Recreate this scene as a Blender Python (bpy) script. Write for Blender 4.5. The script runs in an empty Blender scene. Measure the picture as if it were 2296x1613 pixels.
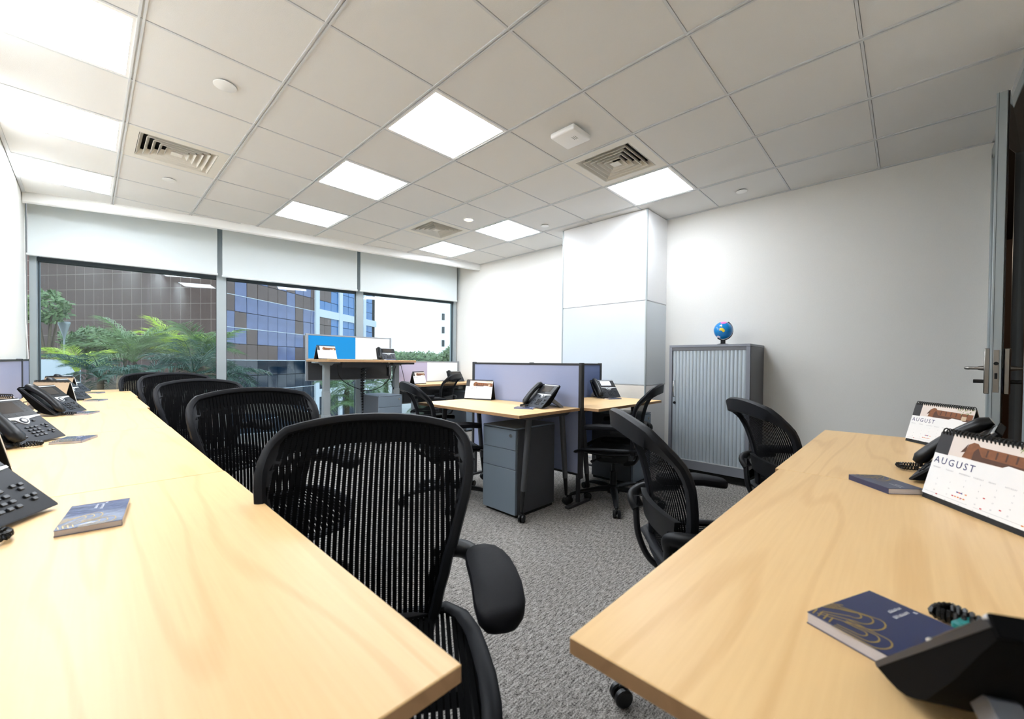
import bpy, bmesh, math, random
from mathutils import Vector, Matrix, noise
random.seed(7)
PI = math.pi
SC = bpy.context.scene
COL = SC.collection

# ------------------------------------------------------------------ camera
def make_camera():
    yaw, pitch, roll = 0.8093, -0.0139, -0.0096
    cy, sy = math.cos(yaw), math.sin(yaw)
    f = Vector((sy*math.cos(pitch), cy*math.cos(pitch), math.sin(pitch)))
    r = Vector((cy, -sy, 0)); d = f.cross(r)
    r2 = r*math.cos(roll) + d*math.sin(roll)
    d2 = -r*math.sin(roll) + d*math.cos(roll)
    cd = bpy.data.cameras.new('camera'); co = bpy.data.objects.new('camera', cd); COL.objects.link(co)
    m = Matrix.Identity(4)
    for i in range(3):
        m[i][0] = r2[i]; m[i][1] = -d2[i]; m[i][2] = -f[i]
    m[0][3], m[1][3], m[2][3] = 0.4232, -1.9841, 1.0607
    co.matrix_world = m
    cd.sensor_fit = 'HORIZONTAL'; cd.sensor_width = 36.0
    cd.lens = 917.24/2296*36
    cd.shift_x = -(1158.58-1148)/2296
    cd.shift_y = (826.335-806.5)/2296
    cd.clip_start = 0.02; cd.clip_end = 300
    cd.dof.use_dof = True; cd.dof.focus_distance = 3.2; cd.dof.aperture_fstop = 5.0
    SC.camera = co
make_camera()

# ------------------------------------------------------------------ world, exposure
W = bpy.data.worlds.new('overcast_sky'); SC.world = W; W.use_nodes = True
_n = W.node_tree.nodes; _l = W.node_tree.links
_bg = _n['Background']; _bg.inputs['Strength'].default_value = 1.25
_tc = _n.new('ShaderNodeTexCoord'); _sx = _n.new('ShaderNodeSeparateXYZ'); _mr = _n.new('ShaderNodeMapRange'); _cr = _n.new('ShaderNodeMix'); _cr.data_type = 'RGBA'
_l.new(_tc.outputs['Generated'], _sx.inputs[0]); _l.new(_sx.outputs['Z'], _mr.inputs[0])
_mr.inputs[1].default_value = -0.1; _mr.inputs[2].default_value = 0.6
_l.new(_mr.outputs[0], _cr.inputs[0])
_cr.inputs[6].default_value = (0.93, 0.97, 1.0, 1); _cr.inputs[7].default_value = (0.72, 0.84, 1.0, 1)
_l.new(_cr.outputs[2], _bg.inputs[0])
SC.view_settings.view_transform = 'Standard'
SC.view_settings.look = 'None'
SC.view_settings.gamma = 1.0
SC.view_settings.use_curve_mapping = False
SC.view_settings.exposure = 0.94
PANEL = 13.0          # strength of the ceiling light panels
_sd = bpy.data.lights.new('sun_through_cloud', 'SUN'); _sd.energy = 1.1; _sd.angle = math.radians(50); _sd.color = (1.0, 0.97, 0.92)
_so = bpy.data.objects.new('sun_through_cloud', _sd); COL.objects.link(_so); _so.rotation_euler = (math.radians(48), 0, math.radians(-25))
try:
    SC.cycles.use_denoising = True
    SC.cycles.max_bounces = 10; SC.cycles.diffuse_bounces = 6; SC.cycles.transparent_max_bounces = 24
    SC.cycles.sample_clamp_indirect = 8.0
except Exception:
    pass

# ------------------------------------------------------------------ materials
def srgb(r, g, b):
    def c(v):
        v /= 255.0
        return v/12.92 if v <= 0.04045 else ((v+0.055)/1.055)**2.4
    return (c(r), c(g), c(b), 1)

MATS = {}
def pm(name, col, rough=0.5, metal=0.0, var=0.06, scale=30, bump=0.0, spec=0.5, emit=None, stretch=(1, 1, 1), coat=0.0):
    if name in MATS: return MATS[name]
    m = bpy.data.materials.new(name); m.use_nodes = True
    nt = m.node_tree; b = nt.nodes['Principled BSDF']
    tc = nt.nodes.new('ShaderNodeTexCoord'); mp = nt.nodes.new('ShaderNodeMapping'); nz = nt.nodes.new('ShaderNodeTexNoise')
    nt.links.new(tc.outputs['Object'], mp.inputs[0]); nt.links.new(mp.outputs[0], nz.inputs['Vector'])
    mp.inputs['Scale'].default_value = stretch
    nz.inputs['Scale'].default_value = scale; nz.inputs['Detail'].default_value = 3
    mx = nt.nodes.new('ShaderNodeMix'); mx.data_type = 'RGBA'
    c = col if len(col) == 4 else (*col, 1)
    mx.inputs[6].default_value = tuple(v*(1-var) for v in c[:3]) + (1,)
    mx.inputs[7].default_value = tuple(min(1, v*(1+var)) for v in c[:3]) + (1,)
    nt.links.new(nz.outputs['Fac'], mx.inputs[0]); nt.links.new(mx.outputs[2], b.inputs['Base Color'])
    b.inputs['Roughness'].default_value = rough; b.inputs['Metallic'].default_value = metal
    b.inputs['Specular IOR Level'].default_value = spec
    b.inputs['Coat Weight'].default_value = coat
    if bump:
        bp = nt.nodes.new('ShaderNodeBump'); bp.inputs['Strength'].default_value = bump; bp.inputs['Distance'].default_value = 0.002
        nt.links.new(nz.outputs['Fac'], bp.inputs['Height']); nt.links.new(bp.outputs[0], b.inputs['Normal'])
    if emit:
        b.inputs['Emission Color'].default_value = (*emit[:3], 1); b.inputs['Emission Strength'].default_value = emit[3]
    MATS[name] = m
    return m

def wood_mat(name, c_light, c_dark, rough=0.38):
    m = bpy.data.materials.new(name); m.use_nodes = True; nt = m.node_tree; b = nt.nodes['Principled BSDF']
    N = nt.nodes.new; L = nt.links.new
    tc = N('ShaderNodeTexCoord'); oi = N('ShaderNodeObjectInfo'); ad = N('ShaderNodeVectorMath'); ad.operation = 'MULTIPLY_ADD'
    cb = N('ShaderNodeCombineXYZ'); mu = N('ShaderNodeMath'); mu.operation = 'MULTIPLY'; mu.inputs[1].default_value = 17.0
    L(oi.outputs['Random'], mu.inputs[0])
    for k in range(3): L(mu.outputs[0], cb.inputs[k])
    ad.inputs[1].default_value = (1, 1, 1); L(tc.outputs['Object'], ad.inputs[0]); L(cb.outputs[0], ad.inputs[2])
    mp = N('ShaderNodeMapping'); mp.inputs['Scale'].default_value = (0.42, 4.4, 3.0); L(ad.outputs[0], mp.inputs[0])
    n1 = N('ShaderNodeTexNoise'); n1.inputs['Scale'].default_value = 1.3; n1.inputs['Detail'].default_value = 2; n1.inputs['Distortion'].default_value = 0.15; L(mp.outputs[0], n1.inputs['Vector'])
    ml = N('ShaderNodeMath'); ml.operation = 'MULTIPLY'; ml.inputs[1].default_value = 14.0; L(n1.outputs['Fac'], ml.inputs[0])
    sn = N('ShaderNodeMath'); sn.operation = 'SINE'; ml2 = N('ShaderNodeMath'); ml2.operation = 'MULTIPLY'; ml2.inputs[1].default_value = 3.1; L(ml.outputs[0], ml2.inputs[0]); L(ml2.outputs[0], sn.inputs[0])
    pw = N('ShaderNodeMapRange'); pw.inputs[1].default_value = 0.55; pw.inputs[2].default_value = 1.0; pw.inputs[3].default_value = 0.0; pw.inputs[4].default_value = 0.24; L(sn.outputs[0], pw.inputs[0])
    mp2 = N('ShaderNodeMapping'); mp2.inputs['Scale'].default_value = (6, 160, 60); L(ad.outputs[0], mp2.inputs[0])
    n2 = N('ShaderNodeTexNoise'); n2.inputs['Scale'].default_value = 1.0; n2.inputs['Detail'].default_value = 3; L(mp2.outputs[0], n2.inputs['Vector'])
    m2 = N('ShaderNodeMath'); m2.operation = 'MULTIPLY_ADD'; m2.inputs[1].default_value = 0.34; L(n2.outputs['Fac'], m2.inputs[0]); L(pw.outputs[0], m2.inputs[2])
    mx = N('ShaderNodeMix'); mx.data_type = 'RGBA'; mx.inputs[6].default_value = c_light; mx.inputs[7].default_value = c_dark; L(m2.outputs[0], mx.inputs[0])
    L(mx.outputs[2], b.inputs['Base Color']); b.inputs['Roughness'].default_value = rough; b.inputs['Specular IOR Level'].default_value = 0.4
    MATS[name] = m
    return m

def glass_mat(name, tint=(1, 1, 1, 1), f0=0.05, streak=0.0):
    m = bpy.data.materials.new(name); m.use_nodes = True; nt = m.node_tree
    for n in list(nt.nodes): nt.nodes.remove(n)
    N = nt.nodes.new; L = nt.links.new
    out = N('ShaderNodeOutputMaterial'); tr = N('ShaderNodeBsdfTransparent'); gl = N('ShaderNodeBsdfGlossy'); mx = N('ShaderNodeMixShader')
    tr.inputs[0].default_value = tint; gl.inputs['Roughness'].default_value = 0.01; gl.inputs[0].default_value = (0.95, 0.97, 1, 1)
    lw = N('ShaderNodeLayerWeight'); lw.inputs[0].default_value = 0.5
    p5 = N('ShaderNodeMath'); p5.operation = 'POWER'; p5.inputs[1].default_value = 4.0; L(lw.outputs['Facing'], p5.inputs[0])
    ma = N('ShaderNodeMath'); ma.operation = 'MULTIPLY_ADD'; ma.inputs[1].default_value = 1-f0; ma.inputs[2].default_value = f0; L(p5.outputs[0], ma.inputs[0])
    L(ma.outputs[0], mx.inputs[0]); L(tr.outputs[0], mx.inputs[1]); L(gl.outputs[0], mx.inputs[2])
    last = mx
    if streak:
        df = N('ShaderNodeBsdfDiffuse'); df.inputs[0].default_value = (0.8, 0.82, 0.85, 1)
        tc = N('ShaderNodeTexCoord'); mp = N('ShaderNodeMapping'); mp.inputs['Scale'].default_value = (42, 42, 1.3); L(tc.outputs['Object'], mp.inputs[0])
        nz = N('ShaderNodeTexNoise'); nz.inputs['Scale'].default_value = 1.0; nz.inputs['Detail'].default_value = 4; nz.inputs['Distortion'].default_value = 0.3; L(mp.outputs[0], nz.inputs['Vector'])
        mr = N('ShaderNodeMapRange'); mr.inputs[1].default_value = 0.62; mr.inputs[2].default_value = 0.74; mr.inputs[3].default_value = 0.0; mr.inputs[4].default_value = streak; L(nz.outputs['Fac'], mr.inputs[0])
        m2 = N('ShaderNodeMixShader'); L(mr.outputs[0], m2.inputs[0]); L(mx.outputs[0], m2.inputs[1]); L(df.outputs[0], m2.inputs[2]); last = m2
    L(last.outputs[0], out.inputs[0])
    MATS[name] = m
    return m

def carpet_mat():
    m = bpy.data.materials.new('carpet'); m.use_nodes = True; nt = m.node_tree; b = nt.nodes['Principled BSDF']
    N = nt.nodes.new; L = nt.links.new
    tc = N('ShaderNodeTexCoord'); mp = N('ShaderNodeMapping'); mp.inputs['Scale'].default_value = (34, 130, 1); mp.inputs['Rotation'].default_value = (0, 0, 0.0); L(tc.outputs['Object'], mp.inputs[0])
    n1 = N('ShaderNodeTexNoise'); n1.inputs['Scale'].default_value = 1.0; n1.inputs['Detail'].default_value = 3; L(mp.outputs[0], n1.inputs['Vector'])
    n2 = N('ShaderNodeTexNoise'); n2.inputs['Scale'].default_value = 190; n2.inputs['Detail'].default_value = 2; L(tc.outputs['Object'], n2.inputs['Vector'])
    n3 = N('ShaderNodeTexNoise'); n3.inputs['Scale'].default_value = 1.6; n3.inputs['Detail'].default_value = 2; L(tc.outputs['Object'], n3.inputs['Vector'])
    a = N('ShaderNodeMath'); a.operation = 'ADD'; L(n1.outputs['Fac'], a.inputs[0]); L(n2.outputs['Fac'], a.inputs[1])
    mr = N('ShaderNodeMapRange'); mr.inputs[1].default_value = 0.72; mr.inputs[2].default_value = 1.28; L(a.outputs[0], mr.inputs[0])
    mx = N('ShaderNodeMix'); mx.data_type = 'RGBA'; mx.inputs[6].default_value = srgb(60, 57, 54); mx.inputs[7].default_value = srgb(186, 181, 175); L(mr.outputs[0], mx.inputs[0])
    mm = N('ShaderNodeMix'); mm.data_type = 'RGBA'; mm.blend_type = 'MULTIPLY'; mm.inputs[0].default_value = 0.25; L(mx.outputs[2], mm.inputs[6]); L(n3.outputs['Fac'], mm.inputs[7])
    L(mm.outputs[2], b.inputs['Base Color']); b.inputs['Roughness'].default_value = 0.95; b.inputs['Specular IOR Level'].default_value = 0.1
    bp = N('ShaderNodeBump'); bp.inputs['Strength'].default_value = 0.6; bp.inputs['Distance'].default_value = 0.004; L(a.outputs[0], bp.inputs['Height']); L(bp.outputs[0], b.inputs['Normal'])
    return m

M = {}
M['wall'] = pm('wall_paint', srgb(236, 234, 228), 0.75, var=0.015, scale=140, bump=0.08, spec=0.25)
M['wallpaper'] = pm('textured_wallpaper', srgb(226, 224, 219), 0.8, var=0.03, scale=220, bump=0.25, spec=0.2, stretch=(1, 1, 0.35))
M['tile'] = pm('ceiling_tile_board', srgb(226, 225, 222), 0.92, var=0.05, scale=420, bump=0.5, spec=0.1)
M['tee'] = pm('ceiling_grid_metal', srgb(208, 210, 211), 0.55, var=0.02, scale=40)
M['tee_dark'] = pm('grid_groove', srgb(120, 122, 122), 0.7, var=0.02)
M['white'] = pm('white_enamel', srgb(240, 240, 238), 0.4, var=0.01)
M['vent'] = pm('vent_paint', srgb(226, 222, 212), 0.5, var=0.02)
M['dark'] = pm('dark_void', srgb(22, 21, 20), 0.9, var=0.1)
M['panel'] = pm('light_diffuser', (0.95, 0.97, 1.0, 1), 0.5, var=0.0, emit=(0.90, 0.97, 1.06, PANEL))
M['warm'] = pm('downlight_lens', (1, 0.85, 0.6, 1), 0.5, var=0.0, emit=(1.0, 0.72, 0.42, 14.0))
M['carpet'] = carpet_mat()
M['wood'] = wood_mat('maple_laminate', srgb(240, 203, 147), srgb(206, 158, 98))
M['wood_edge_shade'] = wood_mat('maple_edge_shade', srgb(172, 134, 96), srgb(138, 102, 68), 0.55)  # darker maple: shading of the desk edges put into the colour
M['alu'] = pm('window_aluminium', srgb(160, 168, 170), 0.42, 0.35, var=0.02)
M['dgasket'] = pm('dark_gasket', srgb(48, 56, 60), 0.6, var=0.05)
M['blind'] = pm('blind_fabric', srgb(212, 219, 220), 0.9, var=0.02, scale=260, bump=0.1, spec=0.1)
M['blindrail'] = pm('blind_rail', srgb(214, 219, 220), 0.5, var=0.01)
M['glass'] = glass_mat('window_glass', (0.84, 0.92, 0.94, 1), 0.028, 0.045)
M['doorglass'] = glass_mat('door_glass', (0.20, 0.15, 0.12, 1), 0.035)
M['colglass'] = pm('back_painted_glass', srgb(209, 217, 223), 0.08, var=0.01, spec=0.6, coat=0.3)
M['colwhite'] = pm('column_white_panel', srgb(240, 240, 240), 0.3, var=0.01)
M['colcream'] = pm('column_cream_panel', srgb(232, 224, 212), 0.5, var=0.02)
M['blk'] = pm('black_plastic', srgb(14, 14, 16), 0.45, var=0.12, scale=90, bump=0.06, spec=0.25)
M['blkmesh'] = pm('black_mesh', srgb(9, 9, 10), 0.9, var=0.3, scale=400, spec=0.06)
M['blkrim'] = pm('graphite_rim', srgb(22, 23, 27), 0.5, var=0.1, scale=60, spec=0.2)
M['pad'] = pm('arm_pad', srgb(14, 14, 18), 0.6, var=0.1, scale=120, bump=0.1, spec=0.14)
M['leggrey'] = pm('desk_leg_grey', srgb(72, 73, 76), 0.5, 0.3, var=0.04)
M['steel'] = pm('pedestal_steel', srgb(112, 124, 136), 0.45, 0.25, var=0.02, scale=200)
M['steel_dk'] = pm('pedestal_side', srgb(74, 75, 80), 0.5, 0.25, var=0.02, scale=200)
M['chrome'] = pm('chrome', srgb(200, 200, 198), 0.2, 1.0, var=0.02)
M['nickel'] = pm('satin_nickel', srgb(140, 136, 130), 0.32, 1.0, var=0.04)
M['fab_blue'] = pm('screen_fabric_blue', srgb(148, 155, 182), 0.95, var=0.06, scale=500, bump=0.3, spec=0.05)
M['fab_blue_shaded'] = pm('screen_fabric_blue_shaded', srgb(104, 120, 160), 0.95, var=0.06, scale=500, bump=0.3, spec=0.05)  # blue darkened to put the screen's shading into the fabric colour
M['fab_lilac'] = pm('screen_fabric_lilac', srgb(178, 172, 196), 0.95, var=0.05, scale=500, bump=0.3, spec=0.05)
M['fab_azure'] = pm('screen_fabric_azure', srgb(34, 128, 190), 0.95, var=0.05, scale=500, bump=0.3, spec=0.05)
M['wboard'] = pm('white_board', srgb(236, 240, 242), 0.35, var=0.01)
M['screenframe'] = pm('dark_screen_frame', srgb(48, 48, 50), 0.45, 0.3, var=0.04)
M['screenalu'] = pm('grey_screen_frame', srgb(150, 153, 158), 0.4, 0.4, var=0.03)
M['sitstand'] = pm('lift_column_grey', srgb(142, 148, 150), 0.45, 0.2, var=0.02)
M['phone'] = pm('phone_charcoal', srgb(36, 40, 48), 0.5, var=0.08, scale=150)
M['phoneblk'] = pm('phone_black', srgb(11, 11, 13), 0.35, var=0.08, scale=90, spec=0.4)
M['rear'] = pm('phone_rear', srgb(8, 8, 9), 0.85, var=0.1, spec=0.08)
M['standgrey'] = pm('stand_grey', srgb(120, 124, 134), 0.5, var=0.03)
M['key'] = pm('phone_key', srgb(28, 31, 36), 0.35, var=0.05)
M['silver'] = pm('silver_trim', srgb(205, 208, 210), 0.3, 0.4, var=0.02)
M['lcd'] = pm('phone_display_dark', srgb(60, 55, 52), 0.15, var=0.05, scale=8)
M['lcd_on'] = pm('phone_display_lit', srgb(200, 202, 222), 0.2, var=0.04, emit=(0.62, 0.64, 0.8, 0.45))
M['navy'] = pm('notebook_navy', srgb(34, 44, 84), 0.3, var=0.08, scale=20, coat=0.2)
M['wrap'] = pm('notebook_wrapped_blue', srgb(92, 106, 146), 0.16, var=0.3, scale=45, bump=0.8, coat=0.8)
M['paper'] = pm('paper', srgb(240, 240, 240), 0.7, var=0.01)
M['pages'] = pm('page_block', srgb(206, 202, 206), 0.8, var=0.12, scale=200, stretch=(0.1, 0.1, 8))
M['gold'] = pm('gold_ink', srgb(168, 142, 80), 0.4, 0.3, var=0.05)
M['kraft'] = pm('kraft_card', srgb(200, 178, 150), 0.8, var=0.06, scale=60)
M['card'] = pm('black_card', srgb(18, 18, 19), 0.7, var=0.1)
M['ink'] = pm('navy_ink', srgb(44, 52, 104), 0.7, var=0.02)
M['greyink'] = pm('grey_ink', srgb(150, 150, 158), 0.7, var=0.02)
M['pic_bg'] = pm('print_pale', srgb(226, 214, 206), 0.6, var=0.03)
M['pic_dark'] = pm('print_dark', srgb(42, 40, 42), 0.6, var=0.1)
M['pic_sofa'] = pm('print_sofa', srgb(128, 76, 36), 0.6, var=0.35, scale=90)
M['pic_sofa2'] = pm('print_sofa_dark', srgb(82, 46, 22), 0.6, var=0.2, scale=90)
M['pic_green'] = pm('print_leaves', srgb(140, 152, 96), 0.6, var=0.2)
M['pic_red'] = pm('print_red', srgb(196, 48, 56), 0.6, var=0.02)
M['pic_orange'] = pm('print_orange', srgb(222, 130, 48), 0.6, var=0.02)
M['pic_blue'] = pm('print_blue', srgb(60, 66, 140), 0.6, var=0.02)
M['cab'] = pm('cabinet_grey', srgb(126, 129, 138), 0.45, 0.2, var=0.02, scale=120)
M['cab_dk'] = pm('cabinet_side_grey', srgb(104, 105, 110), 0.5, 0.2, var=0.03, scale=120)
M['slat'] = pm('tambour_slat', srgb(176, 186, 194), 0.35, 0.25, var=0.02, scale=120)
M['ocean'] = pm('globe_ocean', srgb(0, 128, 200), 0.2, var=0.04, coat=0.5)
M['land_y'] = pm('globe_land_yellow', srgb(232, 204, 50), 0.3, var=0.05)
M['land_p'] = pm('globe_land_pink', srgb(232, 110, 178), 0.3, var=0.05)
M['land_w'] = pm('globe_land_white', srgb(230, 232, 240), 0.3, var=0.05)
M['teal'] = pm('teal_tag', srgb(18, 122, 122), 0.5, var=0.05)
M['granite'] = pm('brown_stone', srgb(78, 58, 51), 0.55, var=0.3, scale=9, spec=0.4)
M['joint'] = pm('pale_joint', srgb(132, 118, 110), 0.8, var=0.05)
M['fglass1'] = pm('facade_reflection_lilac', srgb(84, 94, 132), 0.12, var=0.35, scale=2.2, spec=0.7)
M['fglass2'] = pm('facade_reflection_brown', srgb(84, 66, 62), 0.3, var=0.25, scale=3)  # brown of a mirrored building, put into the pane colour
M['fglass3'] = pm('facade_glass_navy', srgb(14, 30, 48), 0.08, var=0.4, scale=3, spec=0.6)
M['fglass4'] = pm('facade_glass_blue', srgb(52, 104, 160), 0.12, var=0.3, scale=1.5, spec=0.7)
M['fwhite'] = pm('facade_white', srgb(190, 198, 206), 0.7, var=0.03)
M['concrete'] = pm('far_white_render', srgb(236, 238, 240), 0.9, var=0.02)
M['leaf1'] = pm('palm_leaf', srgb(118, 146, 92), 0.28, spec=0.8, var=0.5, scale=6)
M['leaf2'] = pm('palm_leaf_yellow', srgb(186, 208, 84), 0.5, var=0.25, scale=6)
M['leaf3'] = pm('palm_leaf_dark', srgb(88, 118, 100), 0.26, spec=0.9, var=0.5, scale=6)
M['bush'] = pm('shrub_leaf', srgb(106, 128, 84), 0.5, var=0.35, scale=5)
M['bark'] = pm('palm_trunk', srgb(92, 80, 66), 0.9, var=0.3, scale=30, bump=0.5)
M['soil'] = pm('garden_soil', srgb(74, 62, 50), 0.95, var=0.3, scale=12, bump=0.5)
M['paving'] = pm('outside_paving', srgb(150, 150, 148), 0.9, var=0.08, scale=6)
M['stone'] = pm('tan_stone', srgb(176, 152, 130), 0.9, var=0.15, scale=14, bump=0.4)
M['corr'] = pm('corridor_brown', srgb(84, 58, 42), 0.6, var=0.15, scale=5)
M['corrfloor'] = pm('corridor_floor', srgb(190, 150, 118), 0.6, var=0.1, scale=8)
M['rackdark'] = pm('corridor_dark', srgb(30, 24, 22), 0.7, var=0.1)

# ------------------------------------------------------------------ mesh helpers
def xf(loc=(0, 0, 0), rz=0.0, rx=0.0, ry=0.0):
    return Matrix.Translation(loc) @ Matrix.Rotation(rz, 4, 'Z') @ Matrix.Rotation(ry, 4, 'Y') @ Matrix.Rotation(rx, 4, 'X')
I4 = Matrix.Identity(4)

def add_box(bm, x0, x1, y0, y1, z0, z1, b=0.0, seg=1, m=I4):
    t = bmesh.new()
    bmesh.ops.create_cube(t, size=1)
    for v in t.verts:
        v.co = Vector(((x0+x1)/2+v.co.x*(x1-x0), (y0+y1)/2+v.co.y*(y1-y0), (z0+z1)/2+v.co.z*(z1-z0)))
    if b: bmesh.ops.bevel(t, geom=list(t.edges), offset=b, segments=seg, affect='EDGES', profile=0.5)
    merge(bm, t, m)

def merge(bm, t, m=I4):
    mp = {}
    for v in t.verts: mp[v] = bm.verts.new(m @ v.co)
    for f in t.faces:
        try: bm.faces.new([mp[v] for v in f.verts])
        except ValueError: pass
    t.free()

def add_prism(bm, pts, ax, a, b, m=I4):
    """polygon pts in the plane normal to axis ax, from a to b. pts are the two other coords in order."""
    def P(p, t):
        if ax == 0: return Vector((t, p[0], p[1]))
        if ax == 1: return Vector((p[0], t, p[1]))
        return Vector((p[0], p[1], t))
    A = [bm.verts.new(m @ P(p, a)) for p in pts]; B = [bm.verts.new(m @ P(p, b)) for p in pts]
    n = len(pts)
    bm.faces.new(A[::-1]); bm.faces.new(B)
    for i in range(n): bm.faces.new([A[i], A[(i+1) % n], B[(i+1) % n], B[i]])

def add_cyl(bm, p0, p1, r0, r1=None, n=12, caps=True):
    r1 = r0 if r1 is None else r1
    p0, p1 = Vector(p0), Vector(p1); d = (p1-p0).normalized()
    u = d.orthogonal().normalized(); w = d.cross(u)
    A, B = [], []
    for i in range(n):
        a = 2*PI*i/n; e = u*math.cos(a)+w*math.sin(a)
        A.append(bm.verts.new(p0+e*r0)); B.append(bm.verts.new(p1+e*r1))
    for i in range(n): bm.faces.new([A[i], A[(i+1) % n], B[(i+1) % n], B[i]])
    if caps: bm.faces.new(A[::-1]); bm.faces.new(B)

def add_tube(bm, pts, r, n=8, closed=False, flat=1.0, up=None):
    """tube along pts; r a number or list."""
    pts = [Vector(p) for p in pts]; k = len(pts); rings = []
    u = None
    for i in range(k):
        a = pts[(i-1) % k] if (closed or i) else pts[i]
        b = pts[(i+1) % k] if (closed or i < k-1) else pts[i]
        d = (b-a).normalized()
        if up is not None: u = (Vector(up)-d*d.dot(Vector(up))).normalized()
        elif u is None: u = d.orthogonal().normalized()
        else: u = (u-d*d.dot(u)).normalized()
        w = d.cross(u); rr = r[i] if isinstance(r, (list, tuple)) else r
        rings.append([bm.verts.new(pts[i]+(u*math.cos(2*PI*j/n)*flat+w*math.sin(2*PI*j/n))*rr) for j in range(n)])
    for i in range(k if closed else k-1):
        A, B = rings[i], rings[(i+1) % k]
        for j in range(n): bm.faces.new([A[j], A[(j+1) % n], B[(j+1) % n], B[j]])
    if not closed: bm.faces.new(rings[0][::-1]); bm.faces.new(rings[-1])

def spline(pts, k=5):
    P = []; pts = [Vector(p) for p in pts]; n = len(pts)
    for i in range(n-1):
        p0, p1, p2, p3 = pts[max(0, i-1)], pts[i], pts[i+1], pts[min(n-1, i+2)]
        for q in range(k):
            u = q/k; P.append(0.5*((2*p1)+(-p0+p2)*u+(2*p0-5*p1+4*p2-p3)*u*u+(-p0+3*p1-3*p2+p3)*u**3))
    return P+[pts[-1]]

def add_lathe(bm, prof, n=20, m=I4):
    rings = []
    for r, z in prof:
        if r < 1e-6: rings.append([bm.verts.new(m @ Vector((0, 0, z)))])
        else: rings.append([bm.verts.new(m @ Vector((r*math.cos(2*PI*i/n), r*math.sin(2*PI*i/n), z))) for i in range(n)])
    for A, B in zip(rings, rings[1:]):
        for i in range(n):
            j = (i+1) % n
            if len(A) == 1 and len(B) == 1: continue
            if len(A) == 1: bm.faces.new([A[0], B[j], B[i]])
            elif len(B) == 1: bm.faces.new([A[i], A[j], B[0]])
            else: bm.faces.new([A[i], A[j], B[j], B[i]])
    if len(rings[0]) > 1: bm.faces.new(rings[0][::-1])
    if len(rings[-1]) > 1: bm.faces.new(rings[-1])

def add_poly(bm, pts):
    bm.faces.new([bm.verts.new(Vector(p)) for p in pts])

def obj(name, bm, mat, parent=None, smooth=True, loc=None, **props):
    me = bpy.data.meshes.new(name)
    bmesh.ops.recalc_face_normals(bm, faces=list(bm.faces))
    bm.to_mesh(me); bm.free()
    for mm in (mat if isinstance(mat, (list, tuple)) else [mat]): me.materials.append(mm)
    if smooth:
        me.shade_smooth(); me.set_sharp_from_angle(angle=math.radians(38))
    o = bpy.data.objects.new(name, me); COL.objects.link(o)
    if parent is not None: o.parent = parent
    if loc is not None: o.location = loc
    for k, v in props.items(): o[k] = v
    return o

def box(name, mat, x0, x1, y0, y1, z0, z1, parent=None, b=0.0, m=I4, seg=1, **p):
    bm = bmesh.new(); add_box(bm, x0, x1, y0, y1, z0, z1, b, seg, m)
    return obj(name, bm, mat, parent, **p)

def thing(name, label, cat, loc=(0, 0, 0), rz=0.0, group=None):
    o = bpy.data.objects.new(name, None); COL.objects.link(o)
    o.empty_display_size = 0.1
    o.location = loc; o.rotation_euler = (0, 0, rz); o['label'] = label; o['category'] = cat
    if group: o['group'] = group
    return o

def tag(o, label, cat, group=None):
    o['label'] = label; o['category'] = cat
    if group: o['group'] = group
    return o

def struct(o):
    o['kind'] = 'structure'; return o

def dup(root, label, loc=None, rz=None, group=None):
    def cp(o, par):
        c = o.copy(); COL.objects.link(c)
        if par is not None:
            c.parent = par; c.matrix_parent_inverse = o.matrix_parent_inverse.copy()
        for ch in list(o.children): cp(ch, c)
        return c
    r = cp(root, None)
    if loc is not None: r.location = loc
    if rz is not None: r.rotation_euler = (0, 0, rz)
    r['label'] = label
    if group: r['group'] = group
    return r

def share(src, name, parent, mw):
    """another piece with the same mesh data at local matrix mw."""
    o = bpy.data.objects.new(name, src.data); COL.objects.link(o); o.parent = parent; o.matrix_local = mw
    return o

def text_bm(txt, size, spacing=1.0):
    cu = bpy.data.curves.new('lettering', 'FONT'); cu.body = txt; cu.size = size; cu.space_character = spacing; cu.resolution_u = 2
    o = bpy.data.objects.new('lettering', cu); COL.objects.link(o)
    bpy.context.view_layer.update()
    dg = bpy.context.evaluated_depsgraph_get()
    me = bpy.data.meshes.new_from_object(o.evaluated_get(dg))
    bm = bmesh.new(); bm.from_mesh(me)
    bpy.data.objects.remove(o); bpy.data.curves.remove(cu); bpy.data.meshes.remove(me)
    return bm

# ------------------------------------------------------------------ room shell
H = 2.63
XR = 4.79
YB = -2.41
def win_y(x): return 4.50-0.188*x       # inner face of the window wall
def cove_y(x): return 4.12-0.35*x if x < 1.23 else 3.69-0.185*(x-1.23)
WANG = math.atan(-0.188)

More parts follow.
